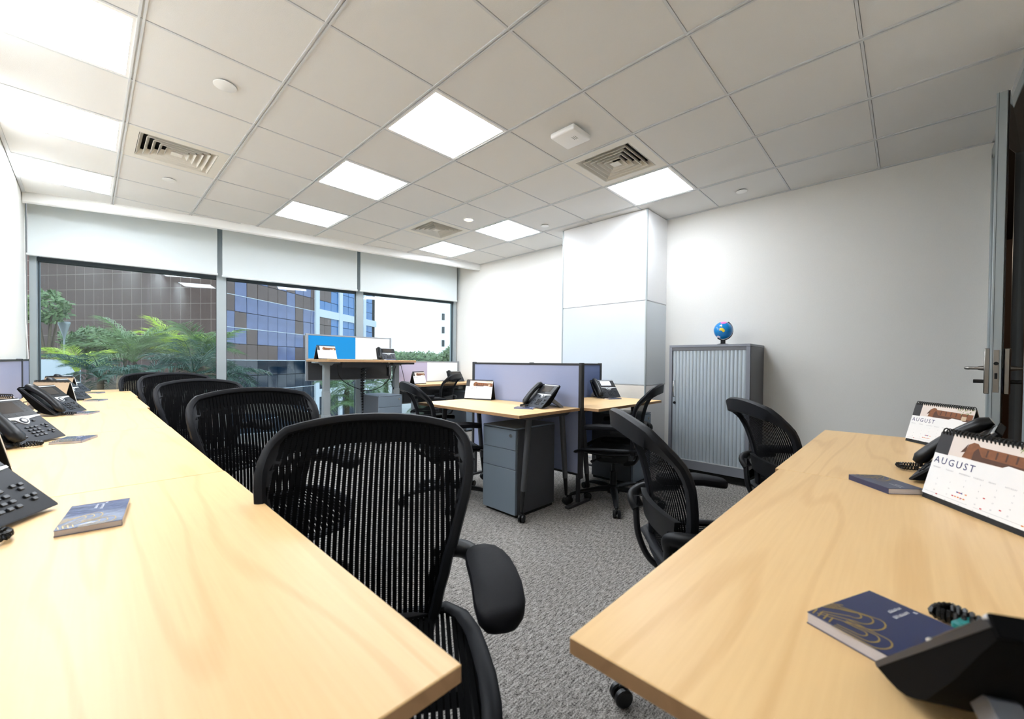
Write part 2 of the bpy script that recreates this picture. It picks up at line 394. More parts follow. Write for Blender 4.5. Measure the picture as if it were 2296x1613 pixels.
def build_shell():
    bm = bmesh.new(); add_box(bm, -0.14, XR+0.14, -2.53, 4.75, -0.12, 0.0)
    struct(obj('floor', bm, M['carpet']))
    struct(box('wall_left', M['wall'], -0.14, -0.005, -2.53, 4.62, 0, 2.9))
    struct(box('wall_right', M['wallpaper'], XR, XR+0.14, -2.53, 3.8, 0, 2.9))
    # partition behind the camera, with the doorway near its right end
    bm = bmesh.new()
    add_box(bm, -0.0, 3.42, -2.53, YB, 0, 2.9)
    add_box(bm, 3.42, 4.72, -2.53, YB, 2.53, 2.9)
    add_box(bm, 4.72, XR, -2.53, YB, 0, 2.9)
    struct(obj('wall_back', bm, M['wall']))
    bm = bmesh.new()
    add_box(bm, 3.42, 3.49, -2.54, -2.385, 0, 2.53, 0.003)
    add_box(bm, 4.69, 4.75, -2.54, -2.385, 0, 2.53, 0.003)
    add_box(bm, 3.42, 4.75, -2.54, -2.385, 2.49, 2.57, 0.003)
    struct(obj('trim_1', bm, M['alu']))
    # skirting on the right wall
    struct(box('baseboard_right', M['alu'], XR-0.012, XR, -2.4, 3.58, 0, 0.08))
build_shell()

def build_column():
    c = bpy.data.objects.new('column', None); COL.objects.link(c); struct(c)
    box('core', M['colwhite'], 4.335, XR, -0.055, 0.975, 0, 2.66, c)
    levels = [(0.02, 0.835, 'colcream'), (0.845, 1.70, 'colglass'), (1.71, 2.625, 'colwhite')]
    for z0, z1, mt in levels:
        box('panel', M[mt], 4.32, 4.335, -0.062, 0.985, z0, z1, c, 0.002)
        box('panel', M[mt if mt != 'colcream' else 'colwhite'], 4.33, XR, -0.07, -0.055, z0, z1, c, 0.002)
        box('panel', M[mt], 4.33, XR, 0.975, 0.99, z0, z1, c, 0.002)
    box('corner_trim', M['alu'], 4.316, 4.332, -0.073, -0.06, 0, 2.625, c)
    box('corner_trim', M['alu'], 4.316, 4.332, 0.98, 0.993, 0, 2.625, c)
build_column()

# ------------------------------------------------------------------ ceiling with its grid
LIGHTS = [(3, 0), (3, 2), (3, 4), (6, -1), (6, 2), (6, 4), (0, 1), (0, 3), (0, 5), (0, -1)]  # last panel is added out of view to brighten the near left desk
VENTS = [(1, 3), (5, -1), (5, 3)]

def clip(poly, a, b, c):
    out = []
    for i in range(len(poly)):
        p, q = poly[i], poly[(i+1) % len(poly)]
        fp, fq = a*p[0]+b*p[1]+c, a*q[0]+b*q[1]+c
        if fp <= 0: out.append(p)
        if fp*fq < 0:
            t = fp/(fp-fq); out.append((p[0]+t*(q[0]-p[0]), p[1]+t*(q[1]-p[1])))
    return out

def cell_poly(i, j, g=0.0135, h=0.0078):
    p = [(0.6*i+g, 0.6*j+h), (0.6*i+0.6-g, 0.6*j+h), (0.6*i+0.6-g, 0.6*j+0.6-h), (0.6*i+g, 0.6*j+0.6-h)]
    p = clip(p, 1, 0, -(XR-0.025)); p = clip(p, -1, 0, 0.02); p = clip(p, 0, -1, YB+0.02)
    if i < 2: p = clip(p, 0.35, 1, -(4.12-0.035)) if p else p
    else: p = clip(p, 0.185, 1, -(3.69+0.185*1.23-0.035)) if p else p
    return p

def build_ceiling():
    root = bpy.data.objects.new('ceiling', None); COL.objects.link(root); struct(root)
    box('slab', M['wall'], -0.14, XR+0.14, -2.53, 4.75, 2.82, 2.92, root)
    master = None
    for i in range(0, 8):
        for j in range(-5, 8):
            p = cell_poly(i, j)
            if len(p) < 3 or (i, j) in LIGHTS or (i, j) in VENTS: continue
            full = len(p) == 4 and abs(p[2][0]-p[0][0]-0.573) < 1e-4 and abs(p[2][1]-p[0][1]-0.5844) < 1e-4
            if full and master is not None:
                share(master, 'ceiling_tile', root, Matrix.Translation((0.6*i+0.3, 0.6*j+0.3, H+0.004)))
                continue
            cx, cy = 0.6*i+0.3, 0.6*j+0.3
            bm = bmesh.new(); add_prism(bm, [(q[0]-cx, q[1]-cy) for q in p], 2, 0, 0.014)
            o = obj('ceiling_tile', bm, M['tile'], root, smooth=False); o.matrix_local = Matrix.Translation((cx, cy, H+0.004))
            if full: master = o
    # main tees along Y carry a groove; cross tees along X
    for i in range(1, 8):
        x = 0.6*i; y1 = cove_y(x)-0.02
        bm = bmesh.new()
        for s in (-1, 1): add_box(bm, x+s*0.0085-0.0045, x+s*0.0085+0.0045, YB, y1, H-0.002, H+0.012)
        add_box(bm, x-0.004, x+0.004, YB, y1, H+0.006, H+0.03)
        obj('main_tee', bm, M['tee'], root, smooth=False)
    for j in range(-4, 7):
        y = 0.6*j
        xm = min(XR, (4.12-y)/0.35 if y > 3.69 else 1.23+(3.69-y)/0.185)-0.01
        if xm < 0.1: continue
        box('cross_tee', M['tee'], 0.0, xm, y-0.0058, y+0.0058, H+0.0005, H+0.02, root)
    bm = bmesh.new()
    add_box(bm, 0, 0.022, YB, 4.1, H-0.001, H+0.02); add_box(bm, XR-0.024, XR, YB, 3.02, H-0.001, H+0.02); add_box(bm, 0, XR, YB, YB+0.022, H-0.001, H+0.02)
    obj('wall_angle', bm, M['tee'], root, smooth=False)
    # pelmet in front of the blinds
    prof = [(0, -0.078), (0.012, -0.087), (0.03, -0.09), (0.05, -0.087), (0.06, -0.075), (0.06, 0.06), (-0.004, 0.06), (-0.004, 0.002), (0, 0.0)]
    bm = bmesh.new(); rings = []
    for x in (0.0, 1.23, XR):
        y = cove_y(x); rings.append([bm.verts.new((x, y+a-0.015, H+b)) for a, b in prof])
    for A, B in zip(rings, rings[1:]):
        for k in range(len(prof)): bm.faces.new([A[k], A[(k+1) % len(prof)], B[(k+1) % len(prof)], B[k]])
    bm.faces.new(rings[0][::-1]); bm.faces.new(rings[-1])
    obj('pelmet', bm, M['white'], root)
build_ceiling()

def build_lights():
    lab = {(3, 0): 'large square ceiling light panel nearest the middle of the room', (3, 2): 'square ceiling light panel second in the middle row towards the window',
           (3, 4): 'square ceiling light panel of the middle row closest to the blinds', (6, -1): 'square ceiling light panel just in front of the white column',
           (6, 2): 'square ceiling light panel beside the round warm downlight', (6, 4): 'square ceiling light panel beyond the far air vent by the window corner',
           (0, 1): 'bright ceiling light panel in the top left corner near the camera', (0, 3): 'bright ceiling light panel beside the left air vent along left wall',
           (0, 5): 'bright ceiling light panel along left wall closest to the window', (0, -1): 'added unseen ceiling light panel over the near left desk'}
    first = None
    for (i, j) in LIGHTS:
        c = (0.6*i+0.3, 0.6*j+0.3, H)
        if first is None:
            first = thing('ceiling_light', lab[(i, j)], 'ceiling light', c, 0, 'square light panels in the ceiling grid')
            bm = bmesh.new()
            for a, b in ((-0.293, -0.272), (0.272, 0.293)):
                add_box(bm, a, b, -0.293, 0.293, 0.001, 0.05); add_box(bm, -0.272, 0.272, a, b, 0.001, 0.05)
            add_box(bm, -0.293, 0.293, -0.293, 0.293, 0.05, 0.06)
            obj('frame', bm, M['white'], first, smooth=False)
            box('diffuser', M['panel'], -0.272, 0.272, -0.272, 0.272, 0.006, 0.016, first)
        else: dup(first, lab[(i, j)], c)
build_lights()

def build_vents():
    lab = ['white square air vent between the round discs near the left wall', 'white square air vent beside the light before the column', 'white square air vent far away next to the warm downlight']
    first = None
    for (i, j), lb in zip(VENTS, lab):
        c = (0.6*i+0.3, 0.6*j+0.3, H)
        if first is not None: dup(first, lb, c); continue
        v = first = thing('air_vent', lb, 'air vent', c, 0, 'square air vents in the ceiling grid')
        bm = bmesh.new()
        for a, b in ((-0.293, -0.225), (0.225, 0.293)):
            add_box(bm, a, b, -0.293, 0.293, 0.001, 0.012); add_box(bm, -0.225, 0.225, a, b, 0.001, 0.012)
        obj('frame', bm, M['vent'], v, smooth=False)
        box('duct', M['dark'], -0.24, 0.24, -0.24, 0.24, 0.10, 0.11, v)
        bm = bmesh.new()
        for s in (-1, 1): add_box(bm, s*0.235-0.005, s*0.235+0.005, -0.24, 0.24, 0.01, 0.11); add_box(bm, -0.24, 0.24, s*0.235-0.005, s*0.235+0.005, 0.01, 0.11)
        obj('throat', bm, M['dark'], v, smooth=False)
        for r in (0.222, 0.184, 0.146, 0.108, 0.070):     # nested square cones, flared outwards at the bottom
            bm = bmesh.new(); R1, R0, t = r, r-0.024, 0.003
            lo = [(R1, R1), (-R1, R1), (-R1, -R1), (R1, -R1)]; hi = [(R0, R0), (-R0, R0), (-R0, -R0), (R0, -R0)]
            def ring(pts, z, k): return [bm.verts.new((x-math.copysign(k, x), y-math.copysign(k, y), z)) for x, y in pts]
            a, b, c2, d = ring(lo, 0.0, 0), ring(hi, 0.045, 0), ring(hi, 0.045, t), ring(lo, 0.0, t)
            for A, B in ((a, b), (b, c2), (c2, d), (d, a)):
                for k in range(4): bm.faces.new([A[k], A[(k+1) % 4], B[(k+1) % 4], B[k]])
            obj('louver', bm, M['vent'], v, smooth=False)
        box('centre_plate', M['vent'], -0.034, 0.034, -0.034, 0.034, 0.0, 0.004, v)
build_vents()

def build_ceiling_fittings():
    lab = [((0.97, 0.86), 'round white cover disc between two light panels near the camera', 0.056), ((0.92, 2.70), 'small round white disc past the left air vent', 0.050),
           ((4.03, 1.03), 'small round white disc near the head of the column', 0.045), ((4.50, -0.88), 'round white disc close to the right wall', 0.045)]
    for (x, y), lb, r in lab:
        t = thing('sprinkler_cover', lb, 'ceiling disc', (x, y, H), 0, 'round cover discs on the ceiling')
        bm = bmesh.new(); add_lathe(bm, [(r, 0), (r, -0.003), (r-0.003, -0.005), (0, -0.006)], 28); obj('cover_plate', bm, M['white'], t, loc=(0, 0, -0.004))
        bm = bmesh.new(); add_lathe(bm, [(r*0.8, 0.004), (r*0.8, -0.005)], 20); obj('collar', bm, M['tee_dark'], t)
    t = thing('downlight', 'round warm glowing downlight near the far air vent', 'ceiling light', (3.32, 1.53, H))
    bm = bmesh.new(); add_lathe(bm, [(0.062, 0.004), (0.062, -0.004), (0.045, -0.006), (0.045, 0.002)], 28); obj('bezel', bm, M['white'], t)
    bm = bmesh.new(); add_lathe(bm, [(0.044, 0.0), (0.03, -0.004), (0, -0.005)], 24); obj('lens', bm, M['warm'], t)
    t = thing('access_point', 'white square wireless box fixed under a ceiling tile', 'access point', (2.70, -0.30, H))
    box('body', M['white'], -0.10, 0.10, -0.10, 0.10, -0.046, -0.008, t, 0.014, seg=3)
    box('mount_plate', M['white'], -0.075, 0.075, -0.075, 0.075, -0.009, 0.004, t)
    for k in range(6): box('slot', M['tee_dark'], 0.098, 0.1006, -0.06+k*0.022, -0.048+k*0.022, -0.034, -0.018, t)
    for k in range(3): box('mark', M['tee_dark'], -0.02, 0.02, -0.05+k*0.012, -0.046+k*0.012, -0.0466, -0.0455, t)
build_ceiling_fittings()

# ------------------------------------------------------------------ window wall and blinds
def wpt(x, off=0.0):
    """a point on the window wall line, off = distance outwards."""
    n = Vector((0.188, 1, 0)).normalized()
    return Vector((x, win_y(x), 0))+n*off

def wbox(bm, xa, xb, o0, o1, z0, z1, b=0.0):
    """box running along the window wall from x=xa to x=xb, off o0..o1."""
    a = wpt(xa); L = (wpt(xb)-a).length
    add_box(bm, 0, L, o0, o1, z0, z1, b, 1, xf(a, WANG))

MULL = [0.02, 1.575, 3.205, 4.765]
def build_windows():
    for k in range(3):
        x0, x1 = MULL[k], MULL[k+1]
        w = bpy.data.objects.new('window_%d' % (k+1), None); COL.objects.link(w); struct(w)
        bm = bmesh.new()
        wbox(bm, x0, x0+0.048, -0.02, 0.10, 0.0, 2.82); wbox(bm, x1-0.048, x1, -0.02, 0.10, 0.0, 2.82)
        wbox(bm, x0+0.048, x1-0.048, -0.02, 0.10, 0.0, 0.10); wbox(bm, x0+0.048, x1-0.048, 0.0, 0.10, 2.74, 2.82)
        obj('frame', bm, M['alu'], w, smooth=False)
        bm = bmesh.new(); wbox(bm, x0+0.048, x1-0.048, 0.002, 0.09, 2.06, 2.10); wbox(bm, x0+0.048, x0+0.054, 0.02, 0.06, 0.1, 2.74); wbox(bm, x1-0.054, x1-0.048, 0.02, 0.06, 0.1, 2.74)
        obj('gasket', bm, M['dgasket'], w, smooth=False)
        bm = bmesh.new(); wbox(bm, x0+0.05, x1-0.05, 0.036, 0.044, 0.1, 2.74)
        obj('pane', bm, M['glass'], w, smooth=False)
    # roller blinds
    edges = [(0.03, 1.535), (1.585, 3.145), (3.19, 4.73)]
    zb = [2.09, 2.075, 2.075]
    lab = ['white roller blind over the left window pane', 'white roller blind over the middle window pane', 'white roller blind over the window pane next to right wall']
    for (xa, xb), z, lb in zip(edges, zb, lab):
        t = thing('roller_blind', lb, 'blind', wpt(xa, -0.10), WANG, 'white roller blinds along the window wall')
        L = (wpt(xb)-wpt(xa)).length
        bm = bmesh.new(); add_box(bm, 0, L, -0.001, 0.001, z+0.02, 2.74)
        obj('fabric', bm, M['blind'], t, smooth=False)
        bm = bmesh.new(); add_tube(bm, [(-0.006, 0, z+0.012), (L+0.006, 0, z+0.012)], 0.014, 10, flat=1.0); obj('bottom_rail', bm, M['blindrail'], t)
        bm = bmesh.new(); add_cyl(bm, (0, 0.02, 2.75), (L, 0.02, 2.75), 0.028, n=14); obj('roller', bm, M['blindrail'], t)
        if xa < 0.1:
            bm = bmesh.new(); add_tube(bm, [(-0.012, -0.02, 2.72), (-0.012, -0.02, 2.0), (-0.008, -0.02, 1.4), (0.006, -0.02, 1.06), (0.002, -0.02, 1.03)], 0.004, 6); obj('pull_cord', bm, M['white'], t)
build_windows()

# ------------------------------------------------------------------ door and corridor
def build_door():
    d = bpy.data.objects.new('door_1', None); COL.objects.link(d); struct(d)
    near = Vector((3.66, -2.336, 0)); far = Vector((4.66, -2.50, 0)); ang = math.atan2(far.y-near.y, far.x-near.x)
    d.location = near; d.rotation_euler = (0, 0, ang)
    L = (far-near).length; T = 0.040; z0, z1 = 0.012, 2.475
    bm = bmesh.new()      # aluminium stiles and rails; local +y is the room side
    add_box(bm, 0, 0.075, 0, T, z0, z1, 0.002); add_box(bm, L-0.075, L, 0, T, z0, z1, 0.002)
    add_box(bm, 0.075, L-0.075, 0, T, z1-0.09, z1, 0.002); add_box(bm, 0.075, L-0.075, 0, T, z0, z0+0.12, 0.002)
    obj('leaf_frame', bm, M['alu'], d)
    box('glass_pane', M['doorglass'], 0.004, L-0.004, -0.006, -0.0004, z0+0.004, z1-0.004, d)
    box('glass_pane', M['doorglass'], 0.07, L-0.07, T*0.6-0.003, T*0.6+0.003, z0+0.11, z1-0.08, d)
    box('edge_groove', M['dgasket'], -0.0012, 0.001, T*0.74, T*0.78, z0, z1, d)
    zl = 1.045
    bm = bmesh.new(); add_box(bm, -0.0022, 0.0005, 0.008, 0.028, zl-0.115, zl+0.105, 0.0006); obj('faceplate', bm, M['nickel'], d)
    bm = bmesh.new(); add_cyl(bm, (-0.0035, 0.018, zl+0.035), (0.0, 0.018, zl+0.035), 0.009, n=16); add_box(bm, -0.004, 0, 0.013, 0.023, zl-0.045, zl-0.015); obj('latch', bm, M['dark'], d)
    bm = bmesh.new(); add_cyl(bm, (-0.002, T*0.45, 2.385), (0.0, T*0.45, 2.385), 0.008, n=14); obj('hole_cap', bm, M['alu'], d)
    for s in (0, 1):
        y0, y1 = ((T, T+0.022) if s else (-0.028, -0.006)); yo = T+0.022 if s else -0.028; sg = 1 if s else -1
        box('backplate', M['nickel'], 0.018, 0.075, y0, y1, zl-0.125, zl+0.115, d, 0.004)
        bm = bmesh.new(); add_cyl(bm, (0.046, yo, zl+0.01), (0.046, yo+sg*0.022, zl+0.01), 0.013, 0.010, 14)
        add_tube(bm, [(0.046, yo+sg*0.015, zl+0.01), (0.046, yo+sg*0.05, zl+0.01), (0.05, yo+sg*0.062, zl+0.01), (0.06, yo+sg*0.066, zl+0.01), (0.16, yo+sg*0.066, zl+0.008)], [0.008, 0.008, 0.008, 0.009, 0.008], 10)
        obj('lever_handle', bm, M['nickel'], d)
        bm = bmesh.new(); add_cyl(bm, (0.046, yo, zl-0.06), (0.046, yo+sg*0.038, zl-0.06), 0.010, n=14); obj('thumb_turn', bm, M['phoneblk'], d)
    # corridor seen past the door
    struct(box('floor_corridor', M['corrfloor'], 2.0, 8.5, -5.2, -2.54, -0.12, -0.002))
    struct(box('wall_corridor', M['corr'], 2.0, 8.5, -5.3, -5.2, 0, 2.9))
    struct(box('wall_corridor_end', M['corr'], 8.5, 8.6, -5.2, -2.4, 0, 2.9))
    struct(box('wall_corridor_near', M['corr'], 1.9, 2.0, -5.2, -2.53, 0, 2.9))
    struct(box('wall_corridor_side', M['corr'], XR+0.02, 8.5, -2.54, -2.44, 0, 2.9))
    struct(box('ceiling_corridor', M['rackdark'], 2.0, 8.5, -5.2, -2.54, 2.7, 2.8))
    t = thing('shelving', 'dark tall shelving glimpsed in the corridor through the door', 'shelving', (6.2, -4.7, 0))
    box('side_board', M['rackdark'], -0.6, -0.56, -0.2, 0.2, 0, 2.3, t); box('side_board', M['rackdark'], 0.56, 0.6, -0.2, 0.2, 0, 2.3, t)
    for k in range(6): box('shelf_board', M['corr'], -0.56, 0.56, -0.2, 0.2, 0.1+k*0.43, 0.13+k*0.43, t)
build_door()
ld = bpy.data.lights.new('corridor_fill', 'POINT'); ld.energy = 18; ld.color = (1, 0.8, 0.6); ld.shadow_soft_size = 0.15  # added fill light, no lamp fitting stands in the corridor
lo = bpy.data.objects.new('corridor_fill', ld); lo.location = (5.6, -4.0, 2.45); COL.objects.link(lo)

# ------------------------------------------------------------------ desks
DZ = 0.73
def castor(parent_name_obj, loc, r=0.027, mat=None, rz=0.0):
    """twin-wheel castor: returns a mesh object parented to the given part."""
    bm = bmesh.new(); m = xf(loc, rz)
    for s in (-1, 1):
        t = bmesh.new(); add_lathe(t, [(0, -0.009), (r*0.8, -0.009), (r, -0.005), (r, 0.005), (r*0.8, 0.009), (0, 0.009)], 16)
        merge(bm, t, m @ Matrix.Translation((s*0.012, 0, r)) @ Matrix.Rotation(PI/2, 4, 'Y'))
    add_box(bm, -0.006, 0.006, -0.012, r*1.15, r*0.7, r*2.05, 0.003, 1, m)
    t = bmesh.new(); add_cyl(t, (0, 0.008, r*1.8), (0, 0.008, r*2.6), 0.006, n=8); merge(bm, t, m)
    return obj('castor', bm, mat or M['phoneblk'], parent_name_obj)

def edge_faces(o):
    for p in o.data.polygons:
        if abs(p.normal.z) < 0.5: p.material_index = 1
    return o

def desk(label, L, D, loc, rz, group, legx=None, frame_y=(-0.20, 0.24), inset=0.10):
    t = thing('desk', label, 'desk', loc, rz, group)
    bm = bmesh.new(); add_box(bm, -L/2, L/2, -D/2, D/2, DZ-0.021, DZ, 0.0014, 1); edge_faces(obj('desktop', bm, [M['wood'], M['wood_edge_shade']], t, smooth=False))
    legx = legx or (-L/2+inset, L/2-inset)
    bm = bmesh.new()
    add_box(bm, legx[0], legx[1], -0.03, 0.01, DZ-0.062, DZ-0.022)
    obj('beam', bm, M['leggrey'], t, smooth=False)
    for x in legx:
        bm = bmesh.new()
        add_prism(bm, [(frame_y[0]-0.03, DZ-0.0215), (frame_y[1]+0.03, DZ-0.0215), (frame_y[1]-0.04, DZ-0.052), (frame_y[0]+0.04, DZ-0.052)], 0, x-0.028, x+0.028)
        obj('leg_bracket', bm, M['leggrey'], t, smooth=False)
        for k, s in ((0, 1), (1, -1)):
            yb = frame_y[k]; yt = yb+s*0.065
            a = Vector((x, yt, DZ-0.04)); b = Vector((x, yb, 0.075)); mid = a.lerp(b, 0.79)
            bm = bmesh.new(); add_cyl(bm, a, mid, 0.021, 0.019, 14); lg = obj('leg', bm, M['leggrey'], t)
            bm = bmesh.new(); add_cyl(bm, mid, b+Vector((0, 0, -0.005)), 0.017, 0.010, 12); obj('foot', bm, M['phoneblk'], lg)
            castor(lg, (x, yb, 0.0), rz=0.4*s)
    return t

def build_desks():
    ys = [-1.638, -0.518, 0.628, 1.765, 2.94, 4.20]; xo = [0.705, 0.703, 0.701, 0.716, 0.728]
    nm = ['long maple desk at the near left corner, its front end closest to camera', 'maple desk second along the left wall behind the nearest seam',
          'maple desk third along the left wall', 'maple desk fourth along the left wall', 'maple desk at the window end of the left row']
    for k in range(5):
        L = ys[k+1]-ys[k]-0.002; x1 = xo[k]; D = x1-0.05
        desk(nm[k], L, D, (x1-D/2, (ys[k]+ys[k+1])/2, 0), PI/2, 'row of maple desks along the left wall')
    desk('maple desk at near right with its corner pointing at the camera', 1.12, 0.66, (1.384, -1.694-0.33, 0), PI, 'pair of maple desks on the right', inset=0.075, frame_y=(-0.26, 0.24))
    desk('maple desk at right beyond the first, under the far calendar', 1.10, 0.66, (2.494, -1.684-0.33, 0), PI, 'pair of maple desks on the right')
    desk('small maple desk in the middle with grey drawer unit beneath', 1.13, 0.655, (2.608, 0.325, 0), -PI/2, 'desks around the dark framed screens', legx=(0.475, -0.46), frame_y=(-0.20, 0.29))
    desk('maple desk behind the dark framed screen, next to the white column', 1.05, 0.64, (3.50, -0.055, 0), 0, 'desks around the dark framed screens', legx=(-0.40, 0.42), frame_y=(-0.155, 0.24))
build_desks()

def divider(label, L, loc, rz, z0, z1, mats, frame, th=0.03, group=None, post=True, splits=None, cat='partition screen', feet=True):
    """free-standing desk screen along local x, centred on local y=0."""
    t = thing('desk_screen', label, cat, loc, rz, group)
    f = 0.016
    bm = bmesh.new()
    add_box(bm, 0, L, -th/2, th/2, z1-f, z1, 0.002); add_box(bm, 0, L, -th/2, th/2, z0, z0+f, 0.002)
    add_box(bm, 0, f, -th/2, th/2, z0+f, z1-f); add_box(bm, L-f, L, -th/2, th/2, z0+f, z1-f)
    obj('frame', bm, frame, t, smooth=False)
    cuts = splits or [0, 1]
    for a, b, mt in zip(cuts, cuts[1:], mats):
        xa, xb = f+(L-2*f)*a, f+(L-2*f)*b
        box('fabric_panel' if mt is not M['wboard'] else 'white_panel', mt, xa, xb, -th/2+0.004, th/2-0.004, z0+f, z1-f, t)
    if post:
        for x in (0.0, L):
            box('post', frame, x-0.013, x+0.013, -th/2-0.004, th/2+0.004, z0-0.02, z1+0.004, t, 0.003)
    if feet:
        for x in (0.02, L-0.02):
            bm = bmesh.new(); add_box(bm, x-0.012, x+0.012, -0.012, 0.012, 0.02, z0); add_box(bm, x-0.02, x+0.02, -0.14, 0.14, 0.0, 0.02, 0.004); obj('foot', bm, frame, t)
    return t

divider('blue grey fabric screen with dark frame behind the middle desk', 1.22, (2.958, -0.235, 0), PI/2, 0.22, 1.06, [M['fab_blue']], M['screenframe'], group='dark framed fabric screens')
divider('blue fabric screen in a shade-darkened tone behind the phone by the column', 1.05, (2.99, 0.29, 0), 0, 0.22, 1.06, [M['fab_blue_shaded']], M['screenframe'], group='dark framed fabric screens')
divider('pale blue fabric screen with dark cap along the left wall', 5.06, (0.025, -1.60, 0), PI/2, 0.30, 1.05, [M['fab_blue']], M['screenframe'], group='screens along the left wall', post=True)
divider('short pale fabric screen closing the left row at the window', 0.60, (0.025, 3.49, 0), PI/2, 0.30, 1.05, [M['fab_blue']], M['screenframe'], group='screens along the left wall', post=False)

# ------------------------------------------------------------------ drawer units
def pedestal(label, loc, rz, w=0.328, d=0.42, h=0.617, group='grey steel drawer units'):
    t = thing('drawer_unit', label, 'drawer unit', loc, rz, group)
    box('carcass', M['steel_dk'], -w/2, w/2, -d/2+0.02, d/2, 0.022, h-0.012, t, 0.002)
    box('top_panel', M['steel'], -w/2, w/2, -d/2, d/2, h-0.012, h, t, 0.004, seg=2)
    box('base', M['dark'], -w/2+0.01, w/2-0.01, -d/2+0.03, d/2-0.01, 0.0, 0.022, t)
    cuts = [0.024, 0.024+(h-0.04)*0.535, 0.024+(h-0.04)*0.765, h-0.014]
    for k, (a, b) in enumerate(zip(cuts, cuts[1:])):
        dr = box('drawer_front', M['steel'], -w/2+0.001, w/2-0.001, -d/2, -d/2+0.02, a+0.0015, b-0.0015, t, 0.002)
        if k == 2:
            bm = bmesh.new(); add_cyl(bm, (w/2-0.045, -d/2-0.006, b-0.04), (w/2-0.045, -d/2+0.001, b-0.04), 0.011, 0.013, 16); add_box(bm, w/2-0.0465, w/2-0.0435, -d/2-0.008, -d/2-0.005, b-0.047, b-0.033)
            obj('lock', bm, M['chrome'], dr)
    return t
pedestal('grey steel drawer unit with a round lock under the middle desk', (2.407+0.21, -0.09+0.164, 0), -PI/2)
pedestal('grey steel drawer unit under the desk by the column', (3.84, -0.075, 0), 0, 0.33, 0.42)
pedestal('grey steel drawer unit beneath the raised standing desk', (3.15, 3.13, 0), 0, 0.33, 0.50, 0.62)
pedestal('grey steel drawer unit behind the chair at the window desk corner', (4.55, 3.08, 0), 0, 0.33, 0.50, 0.62)

